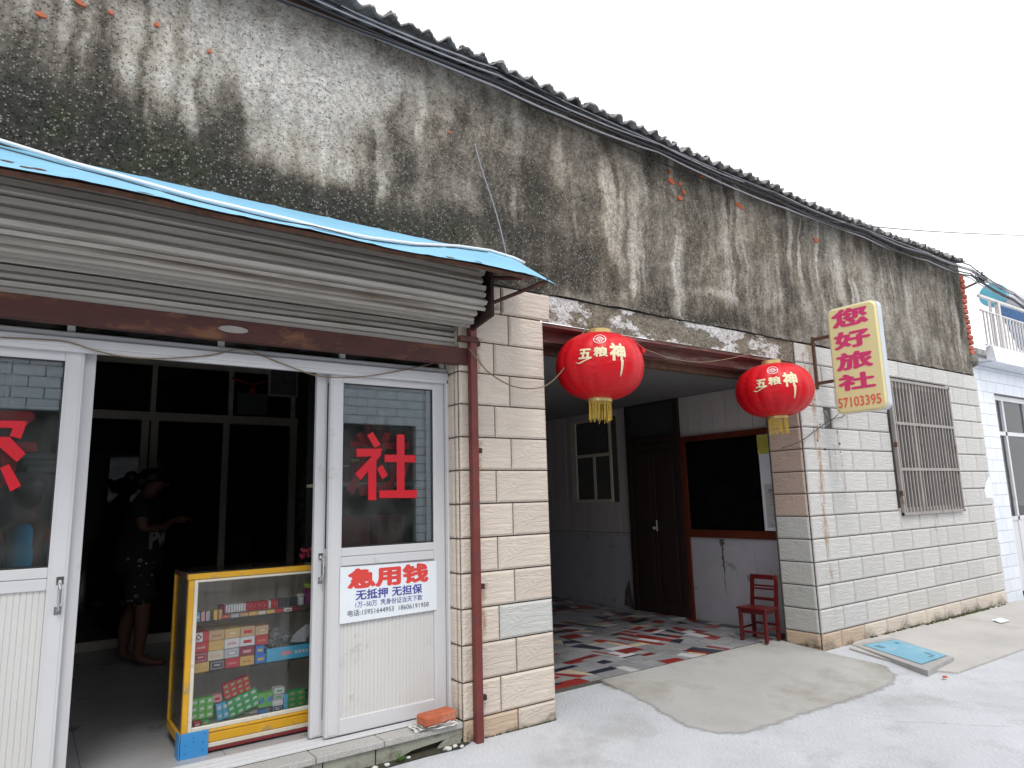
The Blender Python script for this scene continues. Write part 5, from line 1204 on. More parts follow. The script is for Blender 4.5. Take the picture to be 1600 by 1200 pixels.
p = U(1210, 610, 'Y', -.10); T2 = lantern((p[0], -.10, p[2]), .322, .452, 'farther red cloth lantern with a puckered fold at its top left', (rad(-1), rad(-1.5)), .25)
mb = MB(); mb.tube([(-.10 + .045 * math.cos(t_), -.17 + .02 * math.sin(t_ * .5), .175 + .018 * math.sin(t_) + .0) for t_ in np.linspace(0, 6.3, 16)], .011, 6); mb.build('puckered_fold', 'lantern', T2, local=True, smooth=True)

# ------------------------------------------------------------------ red chair
CH = thing('red_chair', 'small red wooden chair with ladder back beside right pier', 'chair', (5.545, .50, gz(5.545, .50) + .008), rad(-90 + 5))
# local frame: front = -Y(local) ; width along X ; after -90 turn front looks to -X world
def cpart(name, *a, mt='chair', b=.004): mb = MB(); mb.bbox(*a, b); return mb.build(name, mt, CH, local=True)
w2, dF, dB, sh = .135, -.12, .12, .275
for x in (-w2, w2 - .03):
    cpart('leg', x, x + .03, dF, dF + .03, 0, sh)
    mb = MB(); mb.add([(x, dB - .03, 0), (x + .028, dB - .03, 0), (x + .028, dB, 0), (x, dB, 0), (x, dB - .03, sh), (x + .028, dB - .03, sh), (x + .028, dB, sh), (x, dB, sh),
                       (x, dB + .010, .56), (x + .028, dB + .010, .56), (x + .028, dB + .032, .56), (x, dB + .032, .56)],
                      [(0, 3, 2, 1), (0, 1, 5, 4), (1, 2, 6, 5), (2, 3, 7, 6), (3, 0, 4, 7), (4, 5, 9, 8), (5, 6, 10, 9), (6, 7, 11, 10), (7, 4, 8, 11), (8, 9, 10, 11)])
    mb.build('leg', 'chair', CH, local=True, label='tall back leg that forms the chair back post')
    cpart('stretcher', x + .006, x + .022, dF + .03, dB - .03, .10, .118)
    cpart('apron', x + .004, x + .024, dF + .03, dB - .03, sh - .035, sh)
cpart('stretcher', -w2 + .03, w2 - .03, dF + .006, dF + .022, .07, .09); cpart('stretcher', -w2 + .03, w2 - .03, dB - .022, dB - .008, .12, .14)
cpart('apron', -w2 + .03, w2 - .03, dF + .004, dF + .024, sh - .035, sh)
cpart('seat', -w2 - .012, w2 + .012, dF - .012, dB - .031, sh + .001, sh + .018)
def rail(z, h): 
    yb = dB + .032 * ((z - sh) / .285) ; return cpart('back_rail', -w2 + .0281, w2 - .0301, yb - .022 , yb - .004 , z, z + h, b=.003)
rail(.52, .042); rail(.455, .016); rail(.428, .016); rail(.335, .026)

# ------------------------------------------------------------------ raised slab with blue lid, litter
SL = thing('meter_box_slab', 'low concrete slab with a faded blue panel by the wall', 'cover', (6.13, -.45, .03))
cr = [(6.07, -.05), (6.62, -.13), (6.25, -.80), (5.66, -.86)]
def topz(x, y): return .080 - .018 * (-y)
mb = MB(); bt = [(x, y, gz(x, y) - .01) for x, y in cr]; tp = [(x, y, topz(x, y)) for x, y in cr]
mb.add(bt + tp, [(3, 2, 1, 0), (4, 5, 6, 7)][::-1] + [(0, 1, 5, 4), (1, 2, 6, 5), (2, 3, 7, 6), (3, 0, 4, 7)])
mb.build('slab', 'conc_edge', SL)
c = np.mean(cr, 0); ir = [tuple(c + (np.array(p_) - c) * s_) for p_, s_ in zip(cr, (.80, .76, .86, .74))]; ir = [(x + .02, y) for x, y in ir]
mb = MB(); mb.add([(x, y, topz(x, y) + .004) for x, y in ir], [(3, 2, 1, 0)]); mb.f = [(0, 1, 2, 3)[::-1]]; mb.build('blue_panel', 'manhole', SL)
mb = MB()
def inr(u_, v_):
    a_ = np.array(ir); return (a_[0] * (1 - u_) + a_[1] * u_) * (1 - v_) + (a_[3] * (1 - u_) + a_[2] * u_) * v_
for u0, u1, v0, v1 in [(0.02, .98, .0, .008), (.02, .98, .985, .993), (.15, .30, .12, .26), (.75, .85, .12, .2), (.55, .75, .86, .90), (.70, .78, .72, .84)]:
    P_ = [inr(u0, v0), inr(u1, v0), inr(u1, v1), inr(u0, v1)]; mb.add([(x, y, topz(x, y) + .0055) for x, y in P_], [(0, 1, 2, 3)])
mb.build('panel_mark', mat('faint_mark', (.10, .22, .30)), SL)
def bit(name, px, py, r_, mt, label, cat, sq=(1, 1, .4)):
    p = U(px, py, 'Z', .05); z = gz(p[0], p[1]) + .02; mb = MB(); mb.sphere((p[0], p[1], z), r_, 7, 5, sq, .5); tag(mb.build(name, mt), label, cat)
p = U(1560, 971, 'Z', .045); mb = MB()
n = 6; mb.add([(p[0] + (i / 5 - .5) * .22 + .02 * j, p[1] + (j / 5 - .5) * .13, gz(p[0], p[1]) + .022 + .008 * random.random()) for j in range(6) for i in range(6)], [(j * 6 + i, j * 6 + i + 1, (j + 1) * 6 + i + 1, (j + 1) * 6 + i) for j in range(5) for i in range(5)])
tag(mb.build('paper_scrap', 'sticker'), 'flat white paper scrap lying on the pavement near the wall', 'paper')
bit('leaf', 1476, 1054, .02, 'brick', 'small dry orange leaf at the end of the pavement edge', 'leaf')
bit('pebble', 1399, 1027, .012, 'p_white', 'small white pebble at the front edge of the raised slab', 'pebble', (1, 1, .8)); bit('pebble', 1418, 1031, .008, 'p_white', 'tiniest white pebble beside the raised slab', 'pebble', (1, 1, .8))
# moss along the foot of the wall
mb = MB()
for i in range(320):
    x = random.triangular(6.4, 9.6, 8.6); y = random.uniform(-.035, -.004) * (1.3 if x > 7.5 else .5); mb.sphere((x, y, gz(x, y) + .018), random.uniform(.006, .018), 5, 3, (1.5, .8, .7), .6)
for i in range(60):
    x = random.uniform(2.25, 2.75); mb.sphere((x, -.008, gz(x, 0) + .003), random.uniform(.003, .007), 5, 3, (1.5, .8, .7), .6)
mb.build('moss', 'moss', kind='stuff')
# ------------------------------------------------------------------ showcase with goods
SH = thing('glass_showcase', 'yellow-framed glass counter on castors full of cigarettes and snacks', 'showcase', (1.1, .6, .2))
x0, x1, yf, yb, zb, zt = .722, 1.60, .40, .80, .285, 1.085
def sp(name, mt, *boxes, bev=.003, label=None):
    mb = MB()
    for b_ in boxes: mb.bbox(*b_, bev)
    return mb.build(name, mt, SH, label=label)
sp('corner_post', 'yellow_paint', (x0, x0 + .028, yf, yf + .03, zb, zt - .03)); sp('corner_post', 'yellow_paint', (x0 - .004, x0 + .014, yb - .03, yb, zb, zt - .01))
sp('corner_post', 'yellow_paint', (x1 - .028, x1, yf, yf + .03, zb, zt - .03)); sp('corner_post', 'yellow_paint', (x1 - .028, x1, yb - .03, yb, zb, zt - .01))
sp('glazing_bead', 'cream_paint', (x0 + .028, x0 + .046, yf - .002, yf + .015, zb + .03, zt - .03), (x0 + .046, x1 - .046, yf - .002, yf + .015, zt - .045, zt - .031), (x0 + .046, x1 - .046, yf - .002, yf + .015, zb + .030, zb + .052))
sp('top_rail', 'yellow_paint', (x0 - .006, x1, yf - .006, yf + .03, zt - .029, zt), label='tarnished yellow rail along the top edge')
sp('top_rail', 'rust2', (x0 - .006, x0 + .014, yf + .03, yb, zt - .025, zt - .004), (x0 - .006, x1, yb - .02, yb, zt - .02, zt - .004))
sp('base_rail', 'yellow_paint', (x0 + .001, x1, yf - .004, yf + .03, zb - .032, zb + .012), (x0 + .001, x1, yf - .006, yf + .03, zb + .015, zb + .029), (x0 - .004, x0 + .02, yf + .03, yb, zb - .03, zb + .02))
sp('base_rail', 'cream_paint', (x0 + .002, x1, yf - .003, yf + .03, zb - .056, zb - .034), label='cream painted base strip')
sp('base_rail', 'maroon', (x0 + .003, x1, yf - .002, yf + .03, zb - .074, zb - .058), label='maroon base strip')
mb = MB(); mb.bbox(x0 - .004, x0 + .125, yf - .012, yf - .007, zb - .085, zb + .035, .001); mb.bbox(x0 - .012, x0 - .007, yf - .012, yf + .08, zb - .085, zb + .03, .001); bp = mb.build('corner_plate', 'blue_plate', SH)
mb = MB()
for u_, v_ in ((.02, -.06), (.02, -.02), (.055, -.01), (.055, .01), (.1, -.055), (.1, -.02), (.105, .02)): mb.box(x0 + u_ - .002, x0 + u_ + .002, yf - .0135, yf - .012, zb + v_ - .002, zb + v_ + .002)
mb.build('rivet', 'black', bp)
sp('deck', 'cream_paint', (x0 + .02, x1 - .02, yf + .031, yb - .031, zb + .026, zb + .036))
for z in (.586, .838): sp('shelf', 'glass_case', (x0 + .03, x1 - .03, yf + .035, yb - .04, z - .010, z))
sp('back_panel', 'casewood', (x0 + .015, x1, yb - .028, yb - .02, zb + .04, zt - .02))
mb = MB(); mb.box(x0 + .03, x1 - .03, yf + .004, yf + .008, zb + .04, zt - .045); mb.build('front_glass', 'glass_case', SH)
mb = MB(); mb.box(x0 + .004, x0 + .008, yf + .03, yb - .03, zb + .03, zt - .02); mb.build('side_glass', 'glass_case', SH)
mb = MB(); mb.box(x0, x1, yf, yb, zt + .001, zt + .005); mb.build('top_glass', 'glass_case', SH)
for x, y in ((x0 + .10, yf + .04), (x0 + .05, yb - .06), (x1 - .1, yf + .04), (x1 - .1, yb - .05)):
    mb = MB(); mb.tube([(x - .01, y, .222), (x + .01, y, .222)], .021, 12); mb.bbox(x - .014, x + .014, y - .012, y + .012, .236, .2105 + .0, .002); mb.build('castor', 'grille', SH)
G_ = {}
def gm(c, r=.45): 
    if c not in G_: G_[c] = mat('pack_' + c, {'red': (0.650, 0.025, 0.037), 'maroon': (0.312, 0.025, 0.050), 'tan': (0.700, 0.450, 0.237), 'gold': (0.825, 0.525, 0.150), 'white': (0.850, 0.850, 0.850), 'beige': (0.775, 0.688, 0.525), 'black': (0.062, 0.062, 0.069), 'blue': (0.037, 0.250, 0.725),
        'cyan': (0.100, 0.562, 0.850), 'green': (0.062, 0.525, 0.150), 'lgreen': (0.200, 0.625, 0.125), 'pink': (0.850, 0.375, 0.400), 'purple': (0.350, 0.050, 0.250), 'lime': (0.562, 0.812, 0.100), 'silver': (0.525, 0.525, 0.550), 'cream': (0.850, 0.800, 0.625), 'navy': (0.037, 0.075, 0.150)}[c], rough=r, var=.08, scale=30)
    return G_[c]
def carton(x0, x1, z0, z1, c, deco, label, y=.445, d=.22, name='carton', cat='carton', grp='cigarette cartons on the middle shelf', rot=0):
    cx = (x0 + x1) / 2; mb = MB(); hw = (x1 - x0) / 2 - .001; hh = (z1 - z0)
    T = thing(name, label, cat, (cx, y + d / 2, z0), 0, grp)
    mb.bbox(-hw, hw, -d / 2, d / 2, 0, hh - .001, .0015); mb.build('box_body', gm(c), T, local=True)
    mb = MB(); f = -d / 2 - .0006
    if deco: 
        col, style = deco
        if style == 'band': mb.quad((-hw * .55, f, hh * .30), (hw * .55, f, hh * .30), (hw * .55, f, hh * .62), (-hw * .55, f, hh * .62))
        if style == 'script':
            for i in range(7): a_ = -hw * .6 + i * hw * .17; mb.quad((a_, f, hh * .36), (a_ + hw * .11, f, hh * .36), (a_ + hw * .13, f, hh * random.uniform(.5, .68)), (a_ + .002, f, hh * random.uniform(.45, .6)))
        if style == 'frame':
            for a_, b_, c_, e_ in ((-.8, .8, .78, .84), (-.8, .8, .14, .20), (-.8, -.74, .2, .78), (.74, .8, .2, .78), (-.4, .4, .42, .60)): mb.quad((hw * a_, f, hh * c_), (hw * b_, f, hh * c_), (hw * b_, f, hh * e_), (hw * a_, f, hh * e_))
        if style == 'diamond': 
            mb.quad((-hw * .98, f + .0002, .001), (hw * .15, f + .0002, .001), (hw * .15, f + .0002, hh - .002), (-hw * .98, f + .0002, hh - .002))
        mb.build('print', gm(col), T, local=True)
        if style == 'diamond':
            mb = MB(); cx_ = -hw * .42; mb.add([(cx_ - .017, f - .0003, hh / 2), (cx_, f - .0003, hh / 2 - .017), (cx_ + .017, f - .0003, hh / 2), (cx_, f - .0003, hh / 2 + .017), (cx_ - .010, f - .0003, hh / 2), (cx_, f - .0003, hh / 2 - .010), (cx_ + .010, f - .0003, hh / 2), (cx_, f - .0003, hh / 2 + .010)], [(0, 1, 5, 4), (1, 2, 6, 5), (2, 3, 7, 6), (3, 0, 4, 7)]); mb.build('diamond_mark', gm('maroon'), T, local=True)
    return T
rows = {  # x edges and colours per row, bottom first
 0: ([.768, .848, .925, .999, 1.074], [('gold', ('tan', 'script'), 'gold'), ('black', ('silver', 'frame'), 'black'), ('red', ('pink', 'script'), 'red'), ('gold', ('red', 'script'), 'golden')]),
 1: ([.768, .838, .918, .996, 1.074], [('maroon', ('pink', 'frame'), 'dark red'), ('beige', ('tan', 'script'), 'beige'), ('silver', ('white', 'frame'), 'silver-white'), ('maroon', ('pink', 'band'), 'maroon')]),
 2: ([.768, .840, .918, .996, 1.074, 1.145], [('red', ('white', 'script'), 'red with white script'), ('gold', ('tan', 'script'), 'yellow-gold'), ('white', ('red', 'script'), 'white with a thin red line'), ('white', ('red', 'band'), 'white with bold red script'), ('red', ('gold', 'script'), 'red with gold marks')]),
 3: ([.768, .840, .918, .996, 1.074, 1.145], [('red', ('white', 'diamond'), 'red and white diamond'), ('tan', ('maroon', 'script'), 'tan'), ('gold', ('beige', 'frame'), 'pale gold'), ('tan', ('red', 'band'), 'tan with a red label'), ('tan', ('beige', 'frame'), 'brown')])}
rn = ['bottom', 'second', 'third', 'top']
for r_, (xe, cs_) in rows.items():
    for i, (c, dc, nm) in enumerate(cs_):
        z0 = .586 + r_ * .050
        if r_ >= 1 and i == 4: z0 -= .004
        carton(xe[i], xe[i + 1], z0, z0 + .049, c, dc, f'{nm} cigarette carton, {rn[r_]} row of the middle shelf stack')
carton(1.078, 1.135, .586, .634, 'blue', ('gold', 'band'), 'small blue box with yellow oval, lower of two', grp=None, cat='box', name='small_box'); carton(1.078, 1.125, .635, .678, 'blue', ('gold', 'band'), 'small blue box with yellow oval, upper of two', grp=None, cat='box', name='small_box')
TR = thing('blue_tray', 'bright blue cardboard tray of scouring pads on middle shelf', 'tray', (1.25, .52, .586))
mb = MB(); mb.box(1.138, 1.42, .440, .443, .587, .655); mb.box(1.138, 1.141, .443, .62, .587, .655); mb.box(1.417, 1.42, .443, .62, .587, .655); mb.box(1.141, 1.417, .443, .62, .587, .590); mb.build('tray_body', gm('cyan'), TR)
mb = MB(); mb.quad((1.215, .4395, .610), (1.275, .4395, .610), (1.275, .4395, .632), (1.215, .4395, .632)); mb.build('pink_label', gm('pink'), TR)
mb = MB()
for i in range(6): mb.quad((1.29 + i * .02, .4395, .612), (1.303 + i * .02, .4395, .612), (1.303 + i * .02, .4395, .628), (1.29 + i * .02, .4395, .628))
mb.build('white_print', gm('white'), TR)
wire_m = mat('steel_wool', (.30, .30, .30), rough=.35, metal=.6, var=.9, scale=90, bump=1, bscale=120)
for i, (x, z, r_, lb) in enumerate([(1.175, .675, .030, 'steel wool scourer at left front of blue tray'), (1.195, .715, .036, 'largest steel wool scourer heaped in blue tray'), (1.255, .690, .030, 'steel wool scourer right of the heap')]):
    mb = MB(); mb.sphere((x, .50, z), r_, 16, 12, (1.1, 1, 1), .28); tag(mb.build('steel_wool', wire_m), lb, 'scourer', 'scourers in the blue tray')
mb = MB(); mb.add([(1.27, .47, .67), (1.35, .46, .66), (1.40, .47, .74), (1.36, .47, .755), (1.31, .50, .71)], [(0, 1, 2, 3, 4)]); mb.sphere((1.33, .52, .665), .045, 9, 7, (1.5, 1, .6), .4); tag(mb.build('plastic_packet', gm('silver')), 'silvery plastic packet lying over the blue tray', 'packet')
# top shelf: standing packs in an acrylic rack
xx = .772; packs = [('cyan', 'white-and-blue'), ('pink', 'pink'), ('silver', 'grey'), ('gold', 'gold'), ('tan', 'copper')]
for i, (c, nm) in enumerate(packs):
    carton(.772 + i * .024 + (.014 if i > 2 else 0), .772 + i * .024 + .021 + (.014 if i > 2 else 0), .838, .888, c, ('white', 'band') if i == 0 else None, f'{nm} cigarette pack standing at the left end of top shelf', d=.05, name='cigarette_pack', cat='cigarette pack', grp='packs at the left end of the top shelf')
seq = ['maroon', 'maroon'] + ['white'] * 8 + ['red'] * 9 + ['white'] + ['red'] * 3 + ['black'] * 8
xx = .895; cnt = {}
runs = [('maroon', 2, 'maroon'), ('white', 8, 'silver-white'), ('red', 9, 'red'), ('white', 1, 'lone white'), ('red', 3, 'crimson'), ('black', 8, 'black')]
for ri, (c, n_, nm) in enumerate(runs):
    for i in range(n_):
        wd_ = .0125
        pos_ = 'leftmost' if i == 0 else ('rightmost' if i == n_ - 1 else 'one of the inner')
        lb = f'{pos_} {nm} ' + ('packs' if pos_[0] == 'o' else 'pack') + ' standing on edge in the upper rack row' if n_ > 1 else 'lone white cigarette pack between red ones in rack row'
        carton(xx, xx + wd_, .862, .905, c, ('silver', 'script') if c == 'red' and i % 2 else None, lb, y=.47, d=.06, name='cigarette_pack', cat='cigarette pack', grp=f'{nm} packs in the rack row' if n_ > 1 else 'rack row'); xx += wd_ + .0008
ends = []
x = .895
for i, (c, nm) in enumerate([('red', 'red on tan'), ('silver', 'plain silver'), ('tan', 'dull tan'), ('gold', 'first golden'), ('beige', 'cream'), ('gold', 'second golden'), ('red', 'plain red'), ('white', 'white with red dot'), ('maroon', 'dark red')]):
    carton(x, x + .046, .839, .859, c, ('red', 'band') if i == 7 else (('tan', 'frame') if i in (0, 2) else None), f'{nm} flat pack in the front strip of top shelf', y=.442, d=.025, name='cigarette_pack', cat='cigarette pack', grp='flat packs along the front of the top shelf'); x += .047
tb = MB(); tb.lathe([(.018, 0), (.018, .04), (.012, .046), (.022, .047), (.022, .055), (.014, .06)], (1.335, .50, .862), 14); tag(tb.build('white_jar', gm('white')), 'small white jar near the right end of top shelf', 'jar')
carton(1.36, 1.395, .862, .945, 'purple', None, 'tall purple box on top shelf', y=.5, grp=None, cat='box', name='small_box', d=.05)
carton(1.37, 1.46, .948, .972, 'lime', ('purple', 'band'), 'lime and purple packet on a purple box', y=.49, grp=None, cat='box', name='small_box', d=.06)
# bottom deck multipacks
zd = zb + .037
def multipack(cx, cz, nx_, nz_, pw_, ph_, ang, c, dc, label, y=.47, d=.05, gap=.0015):
    T = thing('pack_block', label, 'multipack', (cx, y, cz)); T.rotation_euler = (0, ang, 0)
    for j in range(nz_):
        for i in range(nx_):
            a_ = i * pw_; b_ = j * ph_; mb = MB(); mb.bbox(a_ + gap / 2, a_ + pw_ - gap / 2, 0, d, b_ + gap / 2, b_ + ph_ - gap / 2, .0015); o = mb.build('carton', gm(c), T, local=True)
            mb = MB(); mb.add([(a_ + pw_ * .22, -.0006, b_ + ph_ * .3), (a_ + pw_ * .78, -.0006, b_ + ph_ * .38), (a_ + pw_ * .72, -.0006, b_ + ph_ * .72), (a_ + pw_ * .3, -.0006, b_ + ph_ * .66)], [(0, 1, 2, 3)]); mb.build('label_print', gm(dc), o, local=True)
    return T
multipack(.772, zd + .030, 3, 3, .037, .034, 0, 'lgreen', 'white', 'block of nine small green boxes at the lower left')
carton(.785, .822, zd, zd + .030, 'red', ('white', 'band'), 'small red and white sweet box under the green block', grp=None, cat='box', name='small_box', d=.05); carton(.824, .862, zd + .004, zd + .028, 'green', ('gold', 'band'), 'small green gum box under the green block', grp=None, cat='box', name='small_box', d=.05)
multipack(.905, zd + .004, 2, 2, .030, .042, rad(-8), 'cyan', 'white', 'tilted block of four light blue boxes')
multipack(.965, zd + .004, 4, 3, .041, .031, rad(-16), 'green', 'white', 'tilted block of twelve bright green boxes')
multipack(.940, zd + .100, 4, 3, .034, .026, rad(-14), 'red', 'lgreen', 'red and green chewing gum block on the green boxes')
carton(.880, .925, zd + .095, zd + .135, 'pink', ('red', 'band'), 'pink-red packet beside the red and green block', grp=None, cat='box', name='small_box', d=.05, y=.48)
multipack(1.108, zd + .028, 2, 1, .042, .075, 0, 'lgreen', 'blue', 'pair of green and blue upright packets'); carton(1.105, 1.150, zd, zd + .022, 'blue', None, 'blue packet below the green and blue pair', grp=None, cat='box', name='small_box', d=.05)
for i, (c, lb) in enumerate([('navy', 'dark navy box at the foot of white pile'), ('white', 'white box second in the pile'), ('silver', 'pale box third in the pile'), ('white', 'white box on top of the pile')]):
    carton(1.175 + .003 * i, 1.232 + .003 * i, zd + i * .031, zd + i * .031 + .030, c, ('green', 'band') if i > 1 else (('white', 'frame') if i == 0 else None), lb, grp='pile of small boxes on the lower deck', cat='box', name='small_box', d=.05)
for i, lb in enumerate(['lower light blue box beside white pile', 'upper light blue box beside white pile']): carton(1.237, 1.262, zd + i * .042, zd + i * .042 + .041, 'cyan', None, lb, grp=None, cat='box', name='small_box', d=.05)
multipack(1.265, zd, 2, 3, .05, .029, 0, 'green', 'tan', 'stack of green and tan tissue boxes at the lower right')
mb = MB(); mb.sphere((1.12, .52, zd + .01), .08, 12, 6, (1.2, .6, .18), .2); tag(mb.build('crumpled_bag', 'casewood'), 'crumpled tan wrapping lying on the lower deck', 'wrapping')
# ornament on the counter
mb = MB()
for i in range(16): mb.sphere((1.42 + random.uniform(-.05, .04), .66 + random.uniform(-.04, .04), 1.11 + random.uniform(0, .05)), random.uniform(.010, .018), 7, 5, (1, 1, .8), .4)
o = mb.build('flower_heap', gm('maroon')); tag(o, 'dark red artificial flowers on the right end of showcase', 'flowers')

# ------------------------------------------------------------------ inside the shop
PT = MB(); YP = 3.8
for a_, b_ in ((-1.2, -1.14), (.10, .16), (.865, .93), (.945, 1.01), (1.60, 1.66), (2.28, 2.35)): PT.bbox(a_, b_, YP, YP + .05, .2, 2.26, .003)
for a_ in (-.2, .93, 1.64, 2.28): PT.bbox(a_, a_ + .045, YP, YP + .05, 2.34, 2.80, .003)
for z in (2.26, 2.80, .20): PT.bbox(-3.1, 2.35, YP - .01, YP + .06, z, z + .08, .003)
PT = PT.build('glazed_partition', 'alu_old', B, label='aged aluminium glazed partition at the back of the shop')
mb = MB(); mb.box(-3.1, 1.66, YP + .02, YP + .026, .28, 2.26); mb.box(-3.1, 2.28, YP + .02, YP + .026, 2.34, 2.80); mb.build('pane', glass('back_glass', (.7, .7, .7), .22, .02), PT)
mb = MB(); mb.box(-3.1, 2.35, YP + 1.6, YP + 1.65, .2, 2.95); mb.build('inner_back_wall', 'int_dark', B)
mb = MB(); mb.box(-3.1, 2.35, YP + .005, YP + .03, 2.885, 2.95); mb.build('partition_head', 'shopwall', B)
FR = thing('refrigerator', 'tall dark refrigerator with silver door edge inside the shop', 'refrigerator', (.1, 2.6, .2))
mb = MB(); mb.bbox(-.25, .32, 2.45, 3.05, .21, 1.70, .01); mb.build('cabinet', 'fridge', FR)
for z0, z1 in ((.25, .97), (.985, 1.69)): mb = MB(); mb.bbox(.325, .375, 2.45, 3.05, z0, z1, .01); mb.build('fridge_door', 'silver', FR)
for i, (z, lb, mt_) in enumerate([(1.705, 'lowest folded parcel on the refrigerator', 'sticker'), (1.75, 'pale parcel in the middle of the pile on refrigerator', 'paper'), (1.80, 'topmost purple-white parcel on refrigerator', 'sticker')]):
    mb = MB(); mb.bbox(.0 - .03 * i, .30 - .05 * (i % 2), 2.5, 2.85, z, z + .042, .01); tag(mb.build('folded_parcel', mt_), lb, 'parcel', 'parcels piled on the refrigerator')
CK = thing('wall_clock', 'square pale-rimmed clock hanging high inside the shop', 'clock', (2.15, 3.74, 2.62))
mb = MB(); mb.bbox(2.02, 2.33, 3.75, 3.78, 2.56, 2.87, .008); mb.build('clock_rim', 'alu', CK)
mb = MB(); mb.box(2.04, 2.31, 3.747, 3.75, 2.58, 2.85); mb.build('clock_face', mat('clock_face_paper', (.2, .2, .2)), CK)
mb = MB(); mb.box(2.17, 2.178, 3.744, 3.7465, 2.70, 2.80); mb.box(2.17, 2.24, 3.744, 3.7465, 2.70, 2.708)
for i in range(12): a_ = i * math.pi / 6; mb.box(2.172 + .11 * math.cos(a_), 2.18 + .11 * math.cos(a_), 3.744, 3.7465, 2.70 + .11 * math.sin(a_), 2.71 + .11 * math.sin(a_))
mb.build('clock_hand', 'black', CK)
mb = MB(); mb.box(1.72, 2.02, 3.77, 3.78, 2.36, 2.58); tag(mb.build('framed_licence', mat('licence_paper', (.12, .13, .12))), 'dim framed licence above the back doorway', 'licence')
mb = MB(); mb.sphere((1.86, 3.74, 2.60), .035, 8, 6, (1.2, .4, 1), .3); mb.tube([(1.65, 3.74, 2.72), (1.86, 3.73, 2.66), (2.0, 3.74, 2.72)], .012, 5); tag(mb.build('red_bow', 'redin'), 'small red festive bow hung over the licence', 'decoration')
mb = MB()
for i in range(60):
    z = random.uniform(1.05, 1.92); mb.sphere((2.27 + random.uniform(-.05, .04), 3.05 + random.uniform(-.28, .28) * (.5 + .5 * (z - .8)), z), random.uniform(.04, .07), 7, 5, (.5, 1, 1.3), .4)
tag(mb.build('hanging_clothes', mat('patterned_cloth', (.13, .12, .14), rough=.9, var=.8, scale=16)), 'bundle of dark patterned clothes hanging by the shop wall', 'clothes')
# shelf with red boxes behind the right door
SHF = thing('goods_shelf', 'wooden shelf rack behind the right glass door', 'shelf', (1.9, .7, .2))
mb = MB(); mb.box(1.50, 2.34, .55, .95, 1.53, 1.55); mb.box(1.50, 2.34, .55, .95, 1.12, 1.14); mb.build('shelf_board', 'casewood', SHF)
for x in (1.50, 2.31): mb = MB(); mb.box(x, x + .03, .55, .58, .2, 2.2); mb.build('upright', 'casewood', SHF)
mb = MB(); mb.box(1.50, 2.34, .93, .95, .2, 2.4); mb.build('rack_back', 'black', SHF)
cyl = ['short red firecracker tube at the far left of shelf', 'second red tube from the left behind glass', 'third red tube, leaning, behind glass', 'fourth and tallest red tube behind glass', 'fifth red tube behind glass', 'right-most dim red tube behind glass']
for i, lb in enumerate(cyl):
    x = 1.56 + i * .085; h_ = [.26, .22, .30, .40, .46, .30][i]; mb = MB(); mb.lathe([(.033, 0), (.033, h_), (.028, h_ + .004)], (x, .66, 1.551), 14)
    T = thing('firecracker_tube', lb, 'firecracker tube', (x, .66, 1.551), 0, 'red tubes behind the right door'); mb.build('tube_body', 'redin', T)
    mb = MB(); mb.lathe([(.034, h_ * .45), (.0345, h_ * .5)], (x, .66, 1.551), 14); mb.build('gold_band', 'gold', T)
for i, (x, lb) in enumerate([(2.12, 'red gift box on upper shelf behind the right door'), (1.62, 'red box at left of lower shelf behind the door'), (1.85, 'red box in the middle of lower shelf')]):
    mb = MB(); z = 1.551 if i == 0 else 1.141; mb.bbox(x, x + .18, .60, .80, z, z + (.36 if i == 0 else .2), .006); tag(mb.build('gift_box', 'redin'), lb, 'box')

# ------------------------------------------------------------------ people
def skinmesh(name, verts, edges, radii, mt, parent, sub=2, root=0):
    me = bpy.data.meshes.new(name); me.from_pydata(verts, edges, []); o = bpy.data.objects.new(name, me); COL.objects.link(o)
    s = o.modifiers.new('s', 'SKIN'); s.use_smooth_shade = True
    for i, r_ in enumerate(radii):
        me.skin_vertices[0].data[i].radius = (r_, r_) if not isinstance(r_, tuple) else r_; me.skin_vertices[0].data[i].use_root = (i == root)
    u = o.modifiers.new('u', 'SUBSURF'); u.levels = sub; u.render_levels = sub
    dg = bpy.context.evaluated_depsgraph_get(); dg.update(); m2 = bpy.data.meshes.new_from_object(o.evaluated_get(dg)); bpy.data.objects.remove(o)
    m2.materials.clear(); m2.materials.append(M[mt] if isinstance(mt, str) else mt); m2.polygons.foreach_set('use_smooth', [True] * len(m2.polygons))
    m2.polygons.foreach_set('material_index', [0] * len(m2.polygons))
    ob = bpy.data.objects.new(name, m2); COL.objects.link(ob); ob.parent = parent; return ob
def hand(V, E, Rr, wrist, d, up, side):
    """five bent fingers grown from the wrist vertex index; d pointing, up = back of the hand"""
    w_ = Vector(V[wrist]); d = Vector(d).normalized(); up = Vector(up).normalized(); s = d.cross(up).normalized() * side
    V.append(tuple(w_ + d * .045)); Rr.append(.022); palm = len(V) - 1; E.append((wrist, palm))
    V.append(tuple(w_ + d * .075)); Rr.append(.022); p2 = len(V) - 1; E.append((palm, p2))
    for k, (off_, ln) in enumerate([(-.026, .062), (-.009, .072), (.009, .068), (.025, .052)]):
        b = p2; pos = w_ + d * .082 + s * off_
        for q_, (f_, dn) in enumerate(((.0, 0), (.45, -.006), (.8, -.022), (.95, -.040))):
            V.append(tuple(pos + d * ln * f_ + up * dn)); Rr.append(.0085 - .0008 * q_); E.append((b, len(V) - 1)); b = len(V) - 1
    b = palm; 
    for f_, so_ in ((.02, -.030), (.04, -.045), (.062, -.046)): V.append(tuple(w_ + d * (.02 + f_) + s * so_ + up * -.008)); Rr.append(.010 if f_ < .05 else .008); E.append((b, len(V) - 1)); b = len(V) - 1
